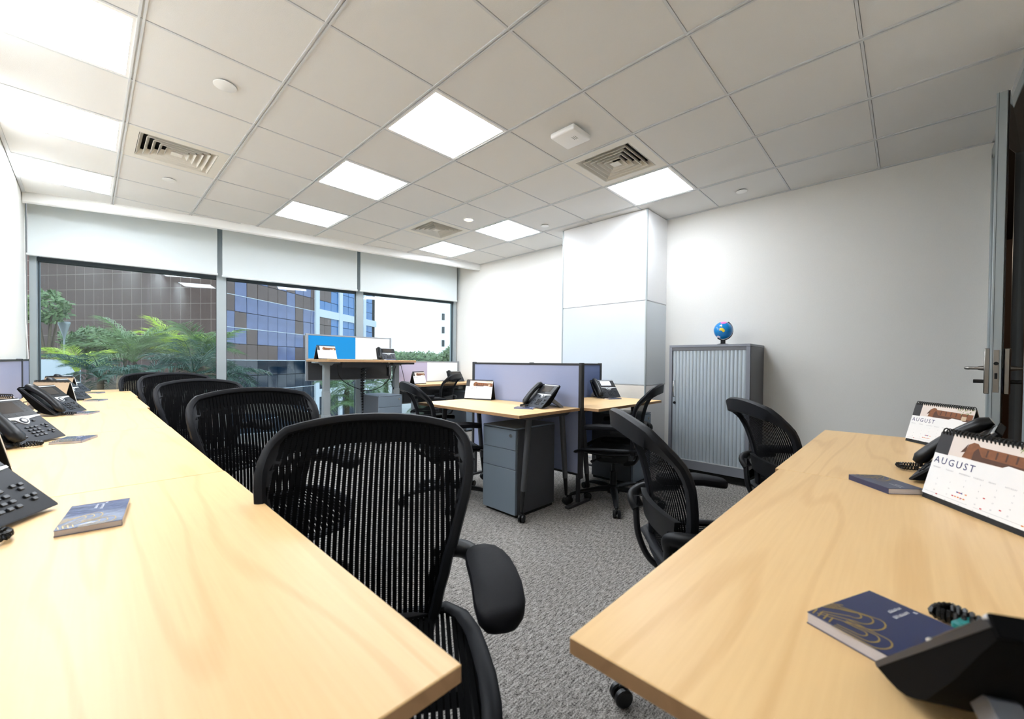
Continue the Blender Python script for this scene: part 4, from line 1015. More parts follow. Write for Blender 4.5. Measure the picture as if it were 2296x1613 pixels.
def build_phone(label):
    t = thing('desk_phone', label, 'phone', (0, 0, 0), 0, 'dark desk phones')
    th = math.radians(44)
    S = Matrix.Translation((0, -0.10, 0.010)) @ Matrix.Rotation(th, 4, 'X')      # x across, y up the face, z out of it
    Lf, Wf = 0.222, 0.122
    bm = bmesh.new()
    prof = [(0, -0.002), (0.003, 0.0), (Lf-0.003, 0.0), (Lf, -0.003), (Lf, -0.006), (0.002, -0.006)]
    add_prism(bm, prof, 0, -Wf, Wf, S); obj('body', bm, M['phone'], t)
    bm = bmesh.new()
    prof = [(0.002, -0.006), (Lf-0.001, -0.006), (Lf-0.001, -0.014), (Lf-0.03, -0.020), (0.15, -0.030), (0.115, -0.036), (0.09, -0.040), (0.068, -0.039), (0.05, -0.035), (0.034, -0.028), (0.02, -0.019), (0.008, -0.010)]
    add_prism(bm, prof, 0, -Wf+0.0005, Wf-0.0005, S); add_box(bm, -Wf, Wf, Lf, Lf+0.004, -0.014, 0.003, 0.001, 1, S); obj('rear_shell', bm, M['rear'], t)
    # foot stand behind
    bm = bmesh.new()
    for s in (-1, 1):
        add_prism(bm, [(-0.015, 0.066), (0.02, 0.075), (0.115, 0.010), (0.118, 0.0), (0.095, 0.0), (0.02, 0.042)], 0, s*0.088-0.010, s*0.088+0.010)
    add_box(bm, -0.098, 0.098, 0.09, 0.118, 0.0, 0.010, 0.003); add_box(bm, -0.062, 0.062, -0.005, 0.02, 0.055, 0.074, 0.003); obj('foot_stand', bm, M['standgrey'], t)
    # face: black upper bezel, display, silver strip and band
    box('bezel', M['phoneblk'], -0.052, Wf-0.003, 0.128, Lf-0.006, 0.0, 0.0035, t, 0.001, S)
    bz = box('display', M['lcd'], -0.030, 0.078, 0.150, Lf-0.016, 0.0032, 0.0042, t, 0.0, S)
    box('top_strip', M['silver'], -0.056, Wf-0.001, Lf-0.009, Lf-0.0005, -0.001, 0.004, t, 0.0015, S)
    bm = bmesh.new()
    band = [(-0.052, 0.127), (Wf-0.002, 0.127), (Wf-0.002, 0.121), (0.085, 0.117), (0.062, 0.113), (0.052, 0.098), (0.044, 0.091), (0.034, 0.088), (0.024, 0.091), (0.016, 0.098), (0.006, 0.113), (-0.015, 0.117), (-0.052, 0.121)]
    add_prism(bm, band, 2, 0.0, 0.0035, S); obj('silver_band', bm, M['silver'], t, smooth=False)
    bm = bmesh.new(); add_lathe(bm, [(0.0145, 0.003), (0.0145, 0.006), (0.0115, 0.007), (0.0105, 0.004)], 24, S @ Matrix.Translation((0.034, 0.106, 0)) @ Matrix.Diagonal((1, 0.92, 1, 1))); obj('navigation_ring', bm, M['phone'], t)
    bm = bmesh.new(); add_lathe(bm, [(0.0105, 0.003), (0.0095, 0.0065), (0, 0.007)], 20, S @ Matrix.Translation((0.034, 0.106, 0)) @ Matrix.Diagonal((1, 0.92, 1, 1))); obj('select_button', bm, M['silver'], t)
    # keys, one mesh shared
    k0 = [None]
    def key(x, y, sx=1.0, sy=1.0):
        m = S @ Matrix.Translation((x, y, 0.0)) @ Matrix.Diagonal((sx, sy, 1, 1))
        if k0[0] is None:
            bm = bmesh.new(); add_box(bm, -0.0062, 0.0062, -0.0042, 0.0042, 0, 0.0042, 0.0012); k0[0] = obj('key', bm, M['key'], t); k0[0].matrix_local = m
        else: share(k0[0], 'key', t, m)
    for r in range(4):
        for c in range(3): key(0.014+c*0.019, 0.070-r*0.0145)
    for x, y in ((0.084, 0.074), (0.101, 0.074), (0.0925, 0.063), (0.084, 0.042), (0.101, 0.042), (0.0925, 0.031), (-0.032, 0.070), (-0.036, 0.052), (-0.020, 0.061), (-0.030, 0.028), (0.072, 0.101), (-0.004, 0.101)): key(x, y, 0.85, 0.9)
    for k in range(4): key(-0.016+k*0.027, 0.139, 1.25, 0.7)
    for s, x in ((-1, -0.041), (1, 0.098)):
        for k in range(5): key(x, 0.156+k*0.0118, 0.85, 0.62)
    # handset in its cradle on the left
    bm = bmesh.new(); pts = []; rr = []
    for k in range(13):
        v = k/12; y = 0.004+0.216*v; z = 0.018+0.013*math.sin(PI*v)**0.9; pts.append(S @ Vector((-0.091, y, z))); rr.append(0.0245+0.005*abs(2*v-1)**2.2 if 0 < k < 12 else 0.017)
    add_tube(bm, pts, rr, 14, flat=0.70, up=S.to_3x3() @ Vector((0, 0, 1))); obj('handset', bm, M['phoneblk'], t)
    box('cradle', M['phoneblk'], -0.121, -0.060, 0.012, 0.214, -0.006, 0.004, t, 0.002, S)
    # coiled cord from the handset foot
    bm = bmesh.new(); coil(bm, [(-0.095, -0.098, 0.018), (-0.10, -0.125, 0.012), (-0.072, -0.150, 0.012), (-0.04, -0.132, 0.012), (-0.055, -0.10, 0.012)], 22, 0.0062, 0.0021, 130)
    obj('handset_cord', bm, M['phoneblk'], t)
    bm = bmesh.new(); add_tube(bm, [(-0.03, -0.01, 0.035), (-0.05, 0.04, 0.014), (-0.07, 0.10, 0.004), (-0.10, 0.15, 0.004), (-0.15, 0.15, 0.004)], 0.0035, 6); obj('line_cable', bm, M['phoneblk'], t)
    return t

def build_phones():
    D = math.radians
    Z = DZ
    L = [((0.229, -0.687, Z), 58, 'dark desk phone nearest on the left, cut by the picture edge'),
         ((0.210, 0.494, Z), 57, 'dark desk phone second on the left desks, beside the shrink wrapped notebook'),
         ((0.273, 1.650, Z), 60.5, 'dark desk phone third on the left desks, its handset raised in full view'),
         ((0.300, 2.79, Z), 60, 'dark desk phone fourth on the left desks, behind an open calendar'),
         ((0.300, 3.81, Z), 60, 'dark desk phone on the left desk closest to the window'),
         ((0.971, -2.116, Z), 113.9, 'black desk phone at the near right corner, seen from behind'),
         ((2.148, -2.108, Z), 172, 'black desk phone between the two right calendars'),
         ((2.777, -0.015, Z), -105, 'dark desk phone on the middle desk under the blue grey screen'),
         ((3.89, 0.14, Z), -29, 'desk phone with a lit display beside the white column'),
         ((3.31, 3.31, 1.078), -18, 'dark desk phone on the raised standing desk before the white panel'),
         ((4.50, 3.27, 0.745), -12, 'dark desk phone on the lowered window desk behind a chair')]
    p0 = build_phone(L[0][2])
    for k, (p, a, lb) in enumerate(L):
        o = p0 if k == 0 else dup(p0, lb)
        o.location = p; o.rotation_euler = (0, 0, D(a))
        if k == 5:
            o.scale = (1, 1, 0.92)
            for ch in list(o.children):
                if ch.name.startswith('handset_cord'):
                    bm = bmesh.new(); coil(bm, [(-0.095, -0.098, 0.02), (-0.10, -0.155, 0.012), (-0.06, -0.19, 0.012), (-0.02, -0.218, 0.012), (0.003, -0.236, 0.012), (-0.015, -0.246, 0.014), (-0.032, -0.214, 0.016), (-0.045, -0.17, 0.012), (-0.055, -0.12, 0.012)], 44, 0.0068, 0.0026, 300)
                    nm = obj('handset_cord', bm, M['phoneblk'], o); bpy.data.objects.remove(ch)
        if k == 8:
            for ch in o.children:
                if ch.name.startswith('display'):
                    ch.data = ch.data.copy(); ch.data.materials[0] = M['lcd_on']
    # teal tag hanging out under the foreground phone cord
    t = box('cable_tag', M['teal'], -0.018, 0.018, -0.009, 0.009, 0.0, 0.016, None, 0.003); t.location = (1.176, -2.044, DZ); t.rotation_euler = (0, 0, D(-25))
    tag(t, 'small teal tag lying by the black phone cord, bottom right', 'tag')
build_phones()

# ------------------------------------------------------------------ desk calendars
def build_calendar(label, detail=True):
    t = thing('desk_calendar', label, 'calendar', (0, 0, 0), 0, 'stand-up August desk calendars')
    Wc, Hc, dp = 0.265, 0.172, 0.045
    a = math.atan2(dp, Hc); Ls = math.hypot(dp, Hc)
    S = Matrix.Translation((-Wc/2, -dp, 0)) @ Matrix.Rotation(PI/2-a, 4, 'X')    # x across, y up the sheet, z outwards (front)
    SB = Matrix.Translation((Wc/2, dp, 0)) @ Matrix.Rotation(PI, 4, 'Z') @ Matrix.Rotation(PI/2-a, 4, 'X')
    bm = bmesh.new(); add_box(bm, 0, Wc, 0, Ls-0.004, -0.0022, 0, 0, 1, S); obj('front_board', bm, M['card'], t, smooth=False)
    bm = bmesh.new(); add_box(bm, 0, Wc, 0, Ls-0.004, -0.0022, 0, 0, 1, SB); obj('rear_board', bm, M['card'], t, smooth=False)
    bm = bmesh.new(); add_box(bm, 0, Wc, 0.0, Ls-0.006, 0.0003, 0.0012, 0, 1, SB); obj('rear_sheet', bm, M['kraft'], t, smooth=False)
    bm = bmesh.new(); add_box(bm, 0.004, Wc-0.004, -dp, dp, 0.0003, 0.002, 0, 1, Matrix.Translation((-Wc/2, 0, 0))); obj('base_board', bm, M['card'], t, smooth=False)
    page = bpy.data.objects.new('page', None); COL.objects.link(page); page.parent = t
    y0 = 0.012
    bm = bmesh.new(); add_box(bm, 0.0, Wc, y0, Ls-0.006, 0.0002, 0.003, 0, 1, S); obj('sheet', bm, M['paper'], page, smooth=False)
    e = 0.0032
    def flat(name, mat, shapes, zo=0.0):
        bm = bmesh.new()
        for sh in shapes:
            bm.faces.new([bm.verts.new(S @ Vector((x, y, e+zo))) for x, y in sh])
        return obj(name, bm, mat, page, smooth=False)
    R = lambda x0, x1, ya, yb: [(x0, ya), (x1, ya), (x1, yb), (x0, yb)]
    top = Ls-0.006; yb = top-0.052
    flat('print_background', M['pic_bg'], [R(0.038, Wc, yb, top)])
    flat('print_dark_block', M['pic_dark'], [R(0, 0.038, yb-0.002, top)])
    flat('print_sofa', M['pic_sofa'], [[(0.075, yb+0.002), (0.083, yb+0.034), (0.094, yb+0.041), (0.105, yb+0.040), (0.112, yb+0.034), (Wc, yb+0.030), (Wc, yb)]], 0.0002)
    flat('print_sofa_shade', M['pic_sofa2'], [[(0.108, yb+0.030), (0.122, yb+0.012), (Wc, yb+0.008), (Wc, yb+0.001), (0.10, yb+0.001), (0.10, yb+0.02)], [(0.068, yb+0.012), (0.082, yb+0.036), (0.080, yb+0.016)]]+[R(0.13+0.022*k, 0.134+0.022*k, yb+0.014, yb+0.030) for k in range(6)], 0.0003)
    leaves = []
    rnd = random.Random(3)
    for k in range(26):
        x = 0.195+rnd.random()*0.065; y = yb+0.024+rnd.random()*0.024; s = 0.003+rnd.random()*0.003; leaves.append([(x, y), (x+s, y+s*0.5), (x+s*0.6, y+s*1.4)])
    flat('print_leaves', M['pic_green'], leaves, 0.0004)
    flat('print_jar', M['kraft'], [R(0.222, 0.242, yb+0.004, yb+0.020)], 0.0005)
    flat('print_paper', M['paper'], [[(0.17, yb-0.001), (0.185, yb+0.007), (0.225, yb+0.004), (0.235, yb-0.001)]], 0.0006)
    def lettering(txt, size, x, y, mat, name, sp=1.0):
        bm = text_bm(txt, size, sp)
        for v in bm.verts: v.co = S @ Vector((x+v.co.x, y+v.co.y, e+0.0002))
        return obj(name, bm, mat, page, smooth=False)
    lettering('AUGUST', 0.0235, 0.006, yb-0.026, M['ink'], 'month_lettering', 1.32)
    if detail:
        days = ['MONDAY', 'TUESDAY', 'WEDNESDAY', 'THURSDAY', 'FRIDAY', 'SATURDAY', 'SUNDAY']
        bm = bmesh.new()
        for k, dname in enumerate(days):
            b = text_bm(dname, 0.0042, 1.25)
            for v in b.verts: v.co = S @ Vector((0.009+k*0.0365+v.co.x, yb-0.038+v.co.y, e+0.0002))
            merge(bm, b)
        for n in range(1, 32):
            q = n+1; r, c = divmod(q, 7)
            b = text_bm(str(n), 0.0042)
            for v in b.verts: v.co = S @ Vector((0.030+c*0.0365+v.co.x, yb-0.050-r*0.0145+v.co.y, e+0.0002))
            merge(bm, b)
        obj('date_lettering', bm, M['greyink'], page, smooth=False)
        fl = [(2.15, 2.0, 'pic_blue'), (2.3, 2.0, 'pic_red'), (2.45, 2.0, 'pic_blue'), (2.75, 2.0, 'pic_orange'), (1.9, 2.75, 'pic_red'), (2.1, 2.75, 'pic_orange'), (2.3, 2.75, 'pic_orange'), (2.5, 2.75, 'pic_red'), (2.7, 2.75, 'pic_orange'), (3.9, 1.55, 'pic_red'), (3.9, 3.2, 'pic_red'), (5.0, 2.45, 'pic_red'), (0.75, 3.4, 'pic_red'), (6.5, 1.6, 'pic_red'), (6.35, 3.4, 'pic_orange'), (6.55, 3.4, 'pic_red')]
        for mt in ('pic_blue', 'pic_red', 'pic_orange'):
            flat('print_flags', M[mt], [R(0.012+c*0.0365, 0.017+c*0.0365, yb-0.052-r*0.0145, yb-0.0495-r*0.0145) for c, r, k in fl if k == mt])
        flat('print_rule', M['greyink'], [R(0.006, 0.125, y0+0.008, y0+0.0084), R(0.140, Wc-0.006, y0+0.008, y0+0.0084)])
    # wire comb binding
    comb = bpy.data.objects.new('wire_binding', None); COL.objects.link(comb); comb.parent = t
    r0 = None
    for k in range(27):
        m = Matrix.Translation((-Wc/2+0.008+k*0.00955, 0, Hc-0.004))
        if r0 is None:
            bm = bmesh.new(); add_tube(bm, [(0, 0.0068*math.cos(2*PI*i/12), 0.0085*math.sin(2*PI*i/12)) for i in range(12)], 0.0016, 5, closed=True); r0 = obj('wire_ring', bm, M['card'], comb); r0.matrix_local = m
        else: share(r0, 'wire_ring', comb, m)
    return t

def build_calendars():
    D = math.radians; Z = DZ
    L = [((1.803, -2.127, Z), 213, 'large August calendar at the right edge, sofa picture on top'),
         ((2.863, -2.10, Z), 217, 'August calendar farther back on the right desks, near the door handle'),
         ((2.835, 0.765, Z), -69.5, 'August calendar on the middle desk with the drawer unit'),
         ((2.475, 3.27, 1.078), 17, 'August calendar against the bright blue screen'),
         ((3.67, 3.05, 0.745), 20, 'August calendar against the lilac screen'),
         ((0.15, -0.02, Z), 130, 'desk calendar at the left picture edge between the two nearest phones'),
         ((0.118, 0.86, Z), 130, 'desk calendar peeking over the second left phone, wire rings showing'),
         ((0.252, 2.33, Z), 131, 'tent shaped calendar seen end on behind the third left phone'),
         ((0.255, 3.33, Z), 131, 'tent shaped calendar seen end on behind the fourth left phone')]
    c0 = build_calendar(L[0][2])
    for k, (p, a, lb) in enumerate(L):
        o = c0 if k == 0 else dup(c0, lb)
        o.location = p; o.rotation_euler = (0, 0, D(a))
build_calendars()

# ------------------------------------------------------------------ notebooks
def build_notebook(label, L, Wd, hgt, cover, emblem=True):
    t = thing('notebook', label, 'notebook', (0, 0, 0), 0, 'small blue notebooks lying on the desks')
    box('back_cover', cover, -L/2, L/2, -Wd/2, Wd/2, 0.0, 0.0012, t)
    box('page_block', M['pages'], -L/2+0.0008, L/2-0.0008, -Wd/2+0.0009, Wd/2-0.0008, 0.0012, hgt-0.0012, t)
    box('spine', cover, -L/2, L/2, -Wd/2, -Wd/2+0.0008, 0.0012, hgt-0.0012, t)
    box('front_cover', cover, -L/2, L/2, -Wd/2, Wd/2, hgt-0.0012, hgt, t, 0.0004)
    if emblem:
        bm = bmesh.new(); z = hgt+0.0003
        def P(s, q): return Vector((-L/2+s*L, Wd/2-q*Wd, z))     # s along the length, q away from the far edge
        def ribbon(pts, w=0.0009):
            prev = None
            for i in range(len(pts)):
                a = pts[max(0, i-1)]; b = pts[min(len(pts)-1, i+1)]; d = (b-a).normalized(); nn = Vector((-d.y, d.x, 0))*w
                cur = (bm.verts.new(pts[i]+nn), bm.verts.new(pts[i]-nn))
                if prev: bm.faces.new([prev[0], prev[1], cur[1], cur[0]])
                prev = cur
        def arch(sc, hw, qb, q0, lean):
            pts = []
            for k in range(5): pts.append(P(sc-hw-lean*(1-k/5), q0+(qb-0.10-q0)*k/5))
            for k in range(9):
                a = PI-PI*k/8; pts.append(P(sc+hw*math.cos(a), qb-0.10+0.10*math.sin(a)*(hw/0.14+0.35)))
            for k in range(5): pts.append(P(sc+hw-lean*(k+1)/5*0.8, (qb-0.10)+(q0-qb+0.10)*(k+1)/5))
            ribbon(pts)
        for hw, qb in ((0.14, 0.60), (0.10, 0.50), (0.06, 0.40)): arch(0.36, hw, qb, 0.08, 0.16)
        for hw, qb in ((0.12, 0.86), (0.085, 0.76), (0.05, 0.66)): arch(0.12, hw, qb, 0.34, 0.02)
        for k in range(4): ribbon([P(0.02, 0.06+0.07*k), P(0.13, 0.02+0.07*k)])
        for k in range(4): ribbon([P(0.22+0.045*k, 0.01), P(0.30+0.045*k, 0.10)])
        obj('emblem', bm, M['gold'], t, smooth=False)
        bm = bmesh.new(); rnd = random.Random(11)
        for s0, s1, q in ((0.72, 0.92, 0.47), (0.66, 0.90, 0.575), (0.925, 0.955, 0.62)):
            n = max(2, int((s1-s0)/0.026))
            for k in range(n):
                u = s0+(s1-s0)*k/n; hh = 0.045*rnd.uniform(0.75, 1.15); w = 0.009
                a, b, c, d = P(u, q), P(u+w, q), P(u+w+0.004, q-hh), P(u+0.004, q-hh)
                bm.faces.new([bm.verts.new(v) for v in (a, b, c, d)])
                if rnd.random() < 0.6:
                    bm.faces.new([bm.verts.new(v) for v in (P(u, q), P(u+0.019, q), P(u+0.019, q-0.012), P(u, q-0.012))])
        obj('cover_lettering', bm, M['paper'], t, smooth=False)
    return t

def build_notebooks():
    D = math.radians; Z = DZ
    a = build_notebook('navy notebook with gold swirl emblem in the right foreground', 0.134, 0.090, 0.015, M['navy'])
    a.location = (1.102, -1.965, Z); a.rotation_euler = (0, 0, D(-24))
    b = dup(a, 'navy notebook flat on the right desk before the large calendar'); b.location = (1.93, -1.945, Z); b.rotation_euler = (0, 0, D(221))
    c = build_notebook('shrink wrapped blue notebook nearest on the left desks', 0.165, 0.092, 0.012, M['wrap'])
    c.location = (0.434, -0.775, Z); c.rotation_euler = (0, 0, D(83))
    L = [((0.385, 0.43, Z), 71, 'shrink wrapped notebook by the second left phone'), ((0.405, 1.57, Z), 68, 'shrink wrapped notebook by the third left phone'),
         ((0.465, 2.60, Z), 66, 'shrink wrapped notebook by the fourth left phone'), ((0.47, 3.60, Z), 66, 'shrink wrapped notebook by the left phone closest to window'),
         ((2.605, 0.01, Z), -62, 'pale notebook half under the phone on the middle desk'), ((3.80, 0.0, Z), -24, 'pale notebook before the lit desk phone by the column'),
         ((3.26, 3.10, 1.078), -8, 'pale notebook before the phone on the raised desk')]
    for p, r, lb in L:
        o = dup(c, lb); o.location = p; o.rotation_euler = (0, 0, D(r)); o.scale = (0.85, 1, 0.8)
build_notebooks()

# ------------------------------------------------------------------ outside: ground, planting, buildings
def build_ground():
    struct(box('ground_paving', M['paving'], -60, 60, 4.9, 90, -3.2, -3.0))
    bm = bmesh.new(); nx, ny = 26, 16; grid = []
    for j in range(ny+1):
        row = []
        for i in range(nx+1):
            x = -4.0+8.4*i/nx; y = 5.2+9.0*j/ny
            h = 0.28+0.22*noise.noise(Vector((x*0.6, y*0.6, 0)))*0.8+0.02*(y-5); h = h if x < 3.0 else h-(x-3.0)*0.75
            row.append(bm.verts.new((x, y, h)))
        grid.append(row)
    for j in range(ny):
        for i in range(nx): bm.faces.new([grid[j][i], grid[j][i+1], grid[j+1][i+1], grid[j+1][i]])
    struct(obj('ground_planting_bed', bm, M['soil']))
    bm = bmesh.new()
    for k in range(4): add_box(bm, -3.0+k*0.83, -2.18+k*0.83, 12.2, 12.4, 0.0, 1.03, 0.008)
    w = obj('garden_wall', bm, M['fwhite'], smooth=False); tag(w, 'low white wall outside beyond the palms at the left', 'wall')
build_ground()

def frond_bm(L, droop, seed, leaf=0.30, n=30, wid=0.0085):
    rnd = random.Random(seed); bm = bmesh.new(); P = []
    for k in range(13):
        u = k/12; P.append(Vector((L*(u-0.12*u*u*droop), 0, L*(0.55*u-droop*0.75*u*u))))
    add_tube(bm, P, [0.011*(1-0.8*k/12)+0.002 for k in range(13)], 5)
    for i in range(n):
        u = 0.14+0.85*i/n; f = u*12; a = int(f); p = P[a].lerp(P[min(12, a+1)], f-a)
        d = (P[min(12, a+1)]-P[a]).normalized()
        ll = leaf*L*(0.55+0.9*math.sin(PI*(0.15+0.8*u)))*rnd.uniform(0.85, 1.1)
        for s in (-1, 1):
            out = Vector((0, s, 0)); fw = d*rnd.uniform(0.55, 0.85)+out*0.8+Vector((0, 0, rnd.uniform(0.05, 0.35))); fw.normalize()
            tip = p+fw*ll+Vector((0, 0, -ll*rnd.uniform(0.18, 0.5))); mid = p+fw*ll*0.55+Vector((0, 0, -ll*0.03))
            wv = d*wid
            a1, a2 = bm.verts.new(p-wv*0.4), bm.verts.new(p+wv*0.4); m1, m2 = bm.verts.new(mid-wv), bm.verts.new(mid+wv); tp = bm.verts.new(tip)
            mm = bm.verts.new(mid+Vector((0, 0, -0.008)))
            bm.faces.new([a1, a2, m2, mm]); bm.faces.new([a1, mm, m1]) ; bm.faces.new([m1, mm, tp]); bm.faces.new([mm, m2, tp])
    return bm

FR = {}
def palm(label, loc, R, n, mat, group, trunk=0.25, seed=1, tilt=(0.15, 1.15), name='palm'):
    t = thing(name, label, 'palm', loc, 0, group); rnd = random.Random(seed)
    bm = bmesh.new(); prof = [(0.05, 0), (0.048, 0.03)]
    z = 0.0
    while z < trunk: prof += [(0.042, z+0.04), (0.05, z+0.07)]; z += 0.07
    prof += [(0.035, trunk+0.1), (0, trunk+0.14)]; add_lathe(bm, prof, 10); obj('trunk', bm, M['bark'], t)
    for k in range(n):
        var = k % 3; key = (mat, var)
        if key not in FR:
            o = obj('frond', frond_bm(1.0, (0.55, 0.85, 1.15)[var], 5+var), M[mat], t, smooth=False); FR[key] = o
        else: o = share(FR[key], 'frond', t, Matrix.Identity(4))
        el = rnd.uniform(*tilt); az = 2*PI*(k*0.618)+rnd.uniform(-0.2, 0.2); s = R*rnd.uniform(0.8, 1.1)
        o.matrix_local = Matrix.Translation((0, 0, trunk+0.08)) @ Matrix.Rotation(az, 4, 'Z') @ Matrix.Rotation(-el+0.35, 4, 'Y') @ Matrix.Scale(s, 4)
    return t

def px_ray(u, v, depth):
    """world point seen at pixel (u, v) of the photograph at a given forward depth: used only to site the planting."""
    cam = SC.camera.matrix_world; x = (u-1158.58)/917.24*depth; y = -(v-826.335)/917.24*depth
    return cam @ Vector((x, y, -depth))

def build_planting():
    G = 'palms in the planting bed outside'
    def at(u, v, d, gz=None):
        p = px_ray(u, v, d); return p
    def put(lb, u, v, d, R, n, mat, seed, trunk=0.3, tilt=(0.15, 1.15)):
        p = at(u, v, d); palm(lb, (p.x, p.y, p.z-trunk-0.08), R, n, mat, G, trunk, seed, tilt)
    put('bright yellow green palm at the left end of the left window', 172, 838, 8.2, 0.75, 11, 'leaf2', 1, 0.45, (0.85, 1.5))
    put('green palm spreading low in the middle of the left window', 300, 815, 7.6, 0.95, 14, 'leaf1', 2, 0.3, (0.35, 1.4))
    put('dark palm in front of the low garden wall', 225, 850, 6.9, 0.75, 11, 'leaf3', 3, 0.2, (0.3, 1.2))
    put('tall yellow tinged palm right of centre in the left window', 385, 815, 8.4, 0.95, 13, 'leaf2', 4, 0.5, (0.75, 1.5))
    put('green palm at the right end of the left window', 452, 815, 7.9, 0.95, 14, 'leaf1', 5, 0.4, (0.35, 1.4))
    put('dark blue green palm low beside the first window mullion', 435, 838, 7.0, 0.8, 11, 'leaf3', 6, 0.3)
    put('dark palm behind the first mullion reaching into the middle window', 505, 845, 7.2, 0.7, 14, 'leaf3', 7, 0.3, (0.0, 0.9))
    put('dark palm behind the row of left desk phones', 330, 848, 6.8, 0.7, 10, 'leaf3', 12, 0.2, (0.3, 1.2))
    put('palm seen under the raised standing desk', 778, 870, 7.6, 0.65, 16, 'leaf1', 8, 1.2, (-0.6, 0.9))
    put('palm seen beyond the cable spine of the raised desk', 815, 925, 7.4, 0.6, 14, 'leaf1', 9, 0.6, (-0.3, 1.0))
    put('palm seen between the raised desk and its drawer unit', 865, 862, 7.9, 0.6, 16, 'leaf1', 10, 1.2, (-0.6, 1.0))
    put('leafy palm seen below the lowered window desk', 960, 905, 8.0, 0.6, 16, 'leaf1', 11, 0.6, (-0.3, 1.2))
    # broad leaved shrubs: many small leaves, nobody could count them
    def shrub(lb, u, v, d, rx, rz, nleaf, seed, cat='shrub', name='shrub', mat='bush', ls=0.06, grp=None):
        c = px_ray(u, v, d); rnd = random.Random(seed)
        t = thing(name, lb, cat, (c.x, c.y, c.z-rz-0.9), 0, grp); bm = bmesh.new()
        for k in range(nleaf):
            while True:
                q = Vector((rnd.uniform(-1, 1), rnd.uniform(-1, 1), rnd.uniform(-1, 1)))
                if 0.25 < q.length < 1: break
            q = q.normalized()*q.length**0.4*(0.75+0.35*noise.noise(q*2.3+Vector((seed, 0, 0))))
            p = Vector((q.x*rx, q.y*rx, q.z*rz+rz+0.9)); dr = Vector((rnd.gauss(0, 1), rnd.gauss(0, 1), rnd.gauss(0, 0.7))).normalized(); s = dr.orthogonal().normalized()
            l = ls*rnd.uniform(0.6, 1.3); a, b, e, f = p, p+dr*l*0.5+s*l*0.22, p+dr*l, p+dr*l*0.5-s*l*0.22
            bm.faces.new([bm.verts.new(x) for x in (a, b, e, f)])
        obj('foliage', bm, M[mat], t, smooth=False, kind='stuff')
        bm = bmesh.new()
        for k in range(5):
            an = k*1.3; add_tube(bm, [(0, 0, 0), (0.1*math.cos(an), 0.1*math.sin(an), 0.6), (rx*0.4*math.cos(an), rx*0.4*math.sin(an), 0.9+rz)], [0.04, 0.03, 0.012], 6)
        obj('stems', bm, M['bark'], t)
    shrub('rounded shrub of broad leaves behind the palms, left of centre', 225, 765, 11.5, 0.95, 0.45, 3600, 21, ls=0.11)
    shrub('lower rounded shrub next to the broad leaved one', 275, 772, 11.8, 0.7, 0.38, 2400, 22, ls=0.11)
    shrub('small tree reaching up at the left edge of the window', 105, 690, 10.0, 0.5, 0.5, 900, 23, cat='tree', name='tree', ls=0.13)
    G2 = 'distant trees beyond the right window'
    for k, (u, v, d, rx, rz) in enumerate([(885, 800, 30, 1.7, 1.0), (925, 803, 28, 1.5, 1.0), (958, 800, 31, 1.6, 0.9), (990, 805, 28, 1.2, 0.8), (1015, 797, 26, 1.0, 1.0)]):
        lb = ['distant tree crown just right of the raised screen', 'distant tree crown second from the raised screen', 'distant tree crown in the middle of the right window',
              'distant low tree crown below the white building windows', 'distant dark tree crown at the right jamb of the window'][k]
        shrub(lb, u, v+12, d, rx, rz, 3500, 30+k, cat='tree', name='tree', ls=0.22, grp=G2)
    # garden lamp
    p = px_ray(144, 760, 10.5); t = thing('garden_lamp', 'slender garden lamp with a cup shaped head outside the left window', 'lamp', (p.x, p.y, 0.3))
    zt = px_ray(144, 722, 10.5).z
    bm = bmesh.new(); add_cyl(bm, (0, 0, 0), (0, 0, zt-0.42), 0.018, n=10); obj('post', bm, M['alu'], t)
    bm = bmesh.new(); add_lathe(bm, [(0.02, zt-0.75), (0.03, zt-0.66), (0.11, zt-0.36), (0.12, zt-0.33), (0.11, zt-0.30), (0, zt-0.29)], 18); obj('head', bm, M['alu'], t)
    p = px_ray(289, 855, 7.3); t = box('stone_block', M['stone'], -0.16, 0.16, -0.12, 0.12, -0.16, 0.10, None, 0.02); t.location = p; tag(t, 'tan stone block among the palms beyond the left desks', 'stone')
build_planting()

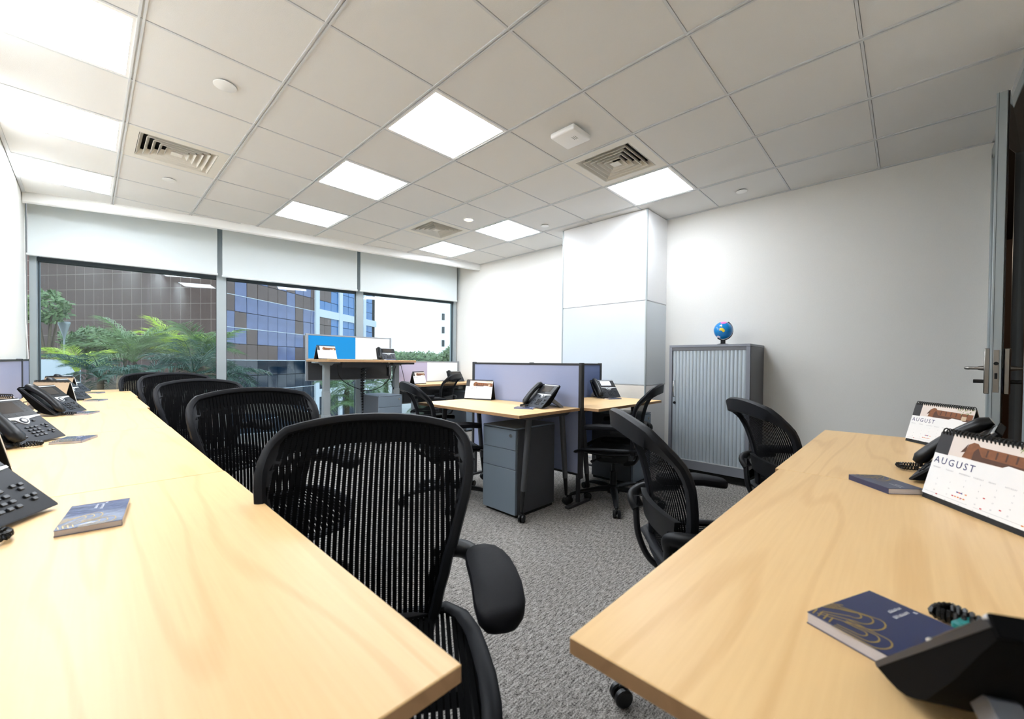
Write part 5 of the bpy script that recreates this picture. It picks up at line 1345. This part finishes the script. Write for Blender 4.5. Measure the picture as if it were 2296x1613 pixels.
def build_buildings():
    c = Vector((4.05, 17.4, 0))
    # left wing clad in brown stone: local x runs along the wall from the corner to the left
    t = thing('stone_building', 'tall brown building clad in stone slabs filling the left window', 'building', c)
    ang = math.atan2(24.75-17.4, -1.16-4.05); t.rotation_euler = (0, 0, ang)
    box('wall', M['joint'], 0.09, 13.5, -0.9, 0.0, -3.0, 9.5, t)      # local -y lies behind the facing
    tw, tz = 0.455, 0.63; first = None
    for i in range(26):
        for k in range(14):
            m = Matrix.Translation((0.03+i*tw, 0, -1.76+k*tz))
            if first is None:
                bm = bmesh.new(); add_box(bm, 0.013, tw-0.013, -0.006, 0.006, 0.013, tz-0.013, 0.002); first = obj('stone_slab', bm, M['granite'], t, smooth=False); first.matrix_local = m
            elif i*14+k < 300 or True: share(first, 'stone_slab', t, m)
    # right wing: curtain wall with panes
    g = thing('glass_building', 'blue mirrored office building behind the raised standing desk', 'building', c)
    e = Vector((14.4, 25.1, 0)); L = (e-c).length; g.rotation_euler = (0, 0, math.atan2(e.y-c.y, e.x-c.x))
    box('wall', M['rackdark'], 0.95, L, 0.06, 0.9, -3.0, 9.5, g)
    pw, ph = 0.62, 0.66; n = int(L/pw); fs = {}
    rnd = random.Random(5)
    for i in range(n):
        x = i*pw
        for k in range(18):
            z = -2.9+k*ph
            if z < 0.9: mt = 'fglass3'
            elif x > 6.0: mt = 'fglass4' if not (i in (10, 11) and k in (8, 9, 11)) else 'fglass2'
            else: mt = 'fglass2' if (k % 4 == 2 and rnd.random() < 0.8) or rnd.random() < 0.16 else 'fglass1'  # brown and lilac panes paint the reflection of another building
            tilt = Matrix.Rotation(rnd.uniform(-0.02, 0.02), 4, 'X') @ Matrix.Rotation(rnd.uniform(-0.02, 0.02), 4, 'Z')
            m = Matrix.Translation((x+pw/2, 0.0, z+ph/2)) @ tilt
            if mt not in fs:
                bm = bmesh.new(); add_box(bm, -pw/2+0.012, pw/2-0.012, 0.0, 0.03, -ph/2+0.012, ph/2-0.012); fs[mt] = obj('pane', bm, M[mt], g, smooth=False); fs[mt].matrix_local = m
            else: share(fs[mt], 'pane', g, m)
    for x in (6.05, 8.35, 11.2): box('pilaster', M['fwhite'], x-0.16, x+0.16, -0.10, 0.05, -3.0, 9.5, g)
    for z in (3.45, -0.9): box('white_band', M['fwhite'], 6.05, L, -0.07, 0.05, z, z+0.42, g)
    bm = bmesh.new()
    for k in range(8): add_box(bm, 0, 6.0, -0.012, 0.03, -2.9+k*2*ph-0.012, -2.9+k*2*ph+0.012)
    obj('facade_rails', bm, M['fwhite'], g, smooth=False)
    # far white block with small windows
    p = px_ray(1008, 770, 48); w = thing('white_building', 'distant white building with small dark windows in the right window', 'building', (p.x, p.y, -3.0), -0.72)
    box('wall', M['concrete'], -1.2, 6, 0, 5, 0, 12, w)
    f = None
    for i in range(2):
        for k in range(6):
            m = Matrix.Translation((-0.75+i*1.1, -0.02, 1.6+k*1.55))
            if f is None:
                bm = bmesh.new(); add_box(bm, -0.16, 0.16, -0.02, 0.06, -0.38, 0.38); f = obj('window', bm, M['dgasket'], w, smooth=False); f.matrix_local = m
            else: share(f, 'window', w, m)
build_buildings()
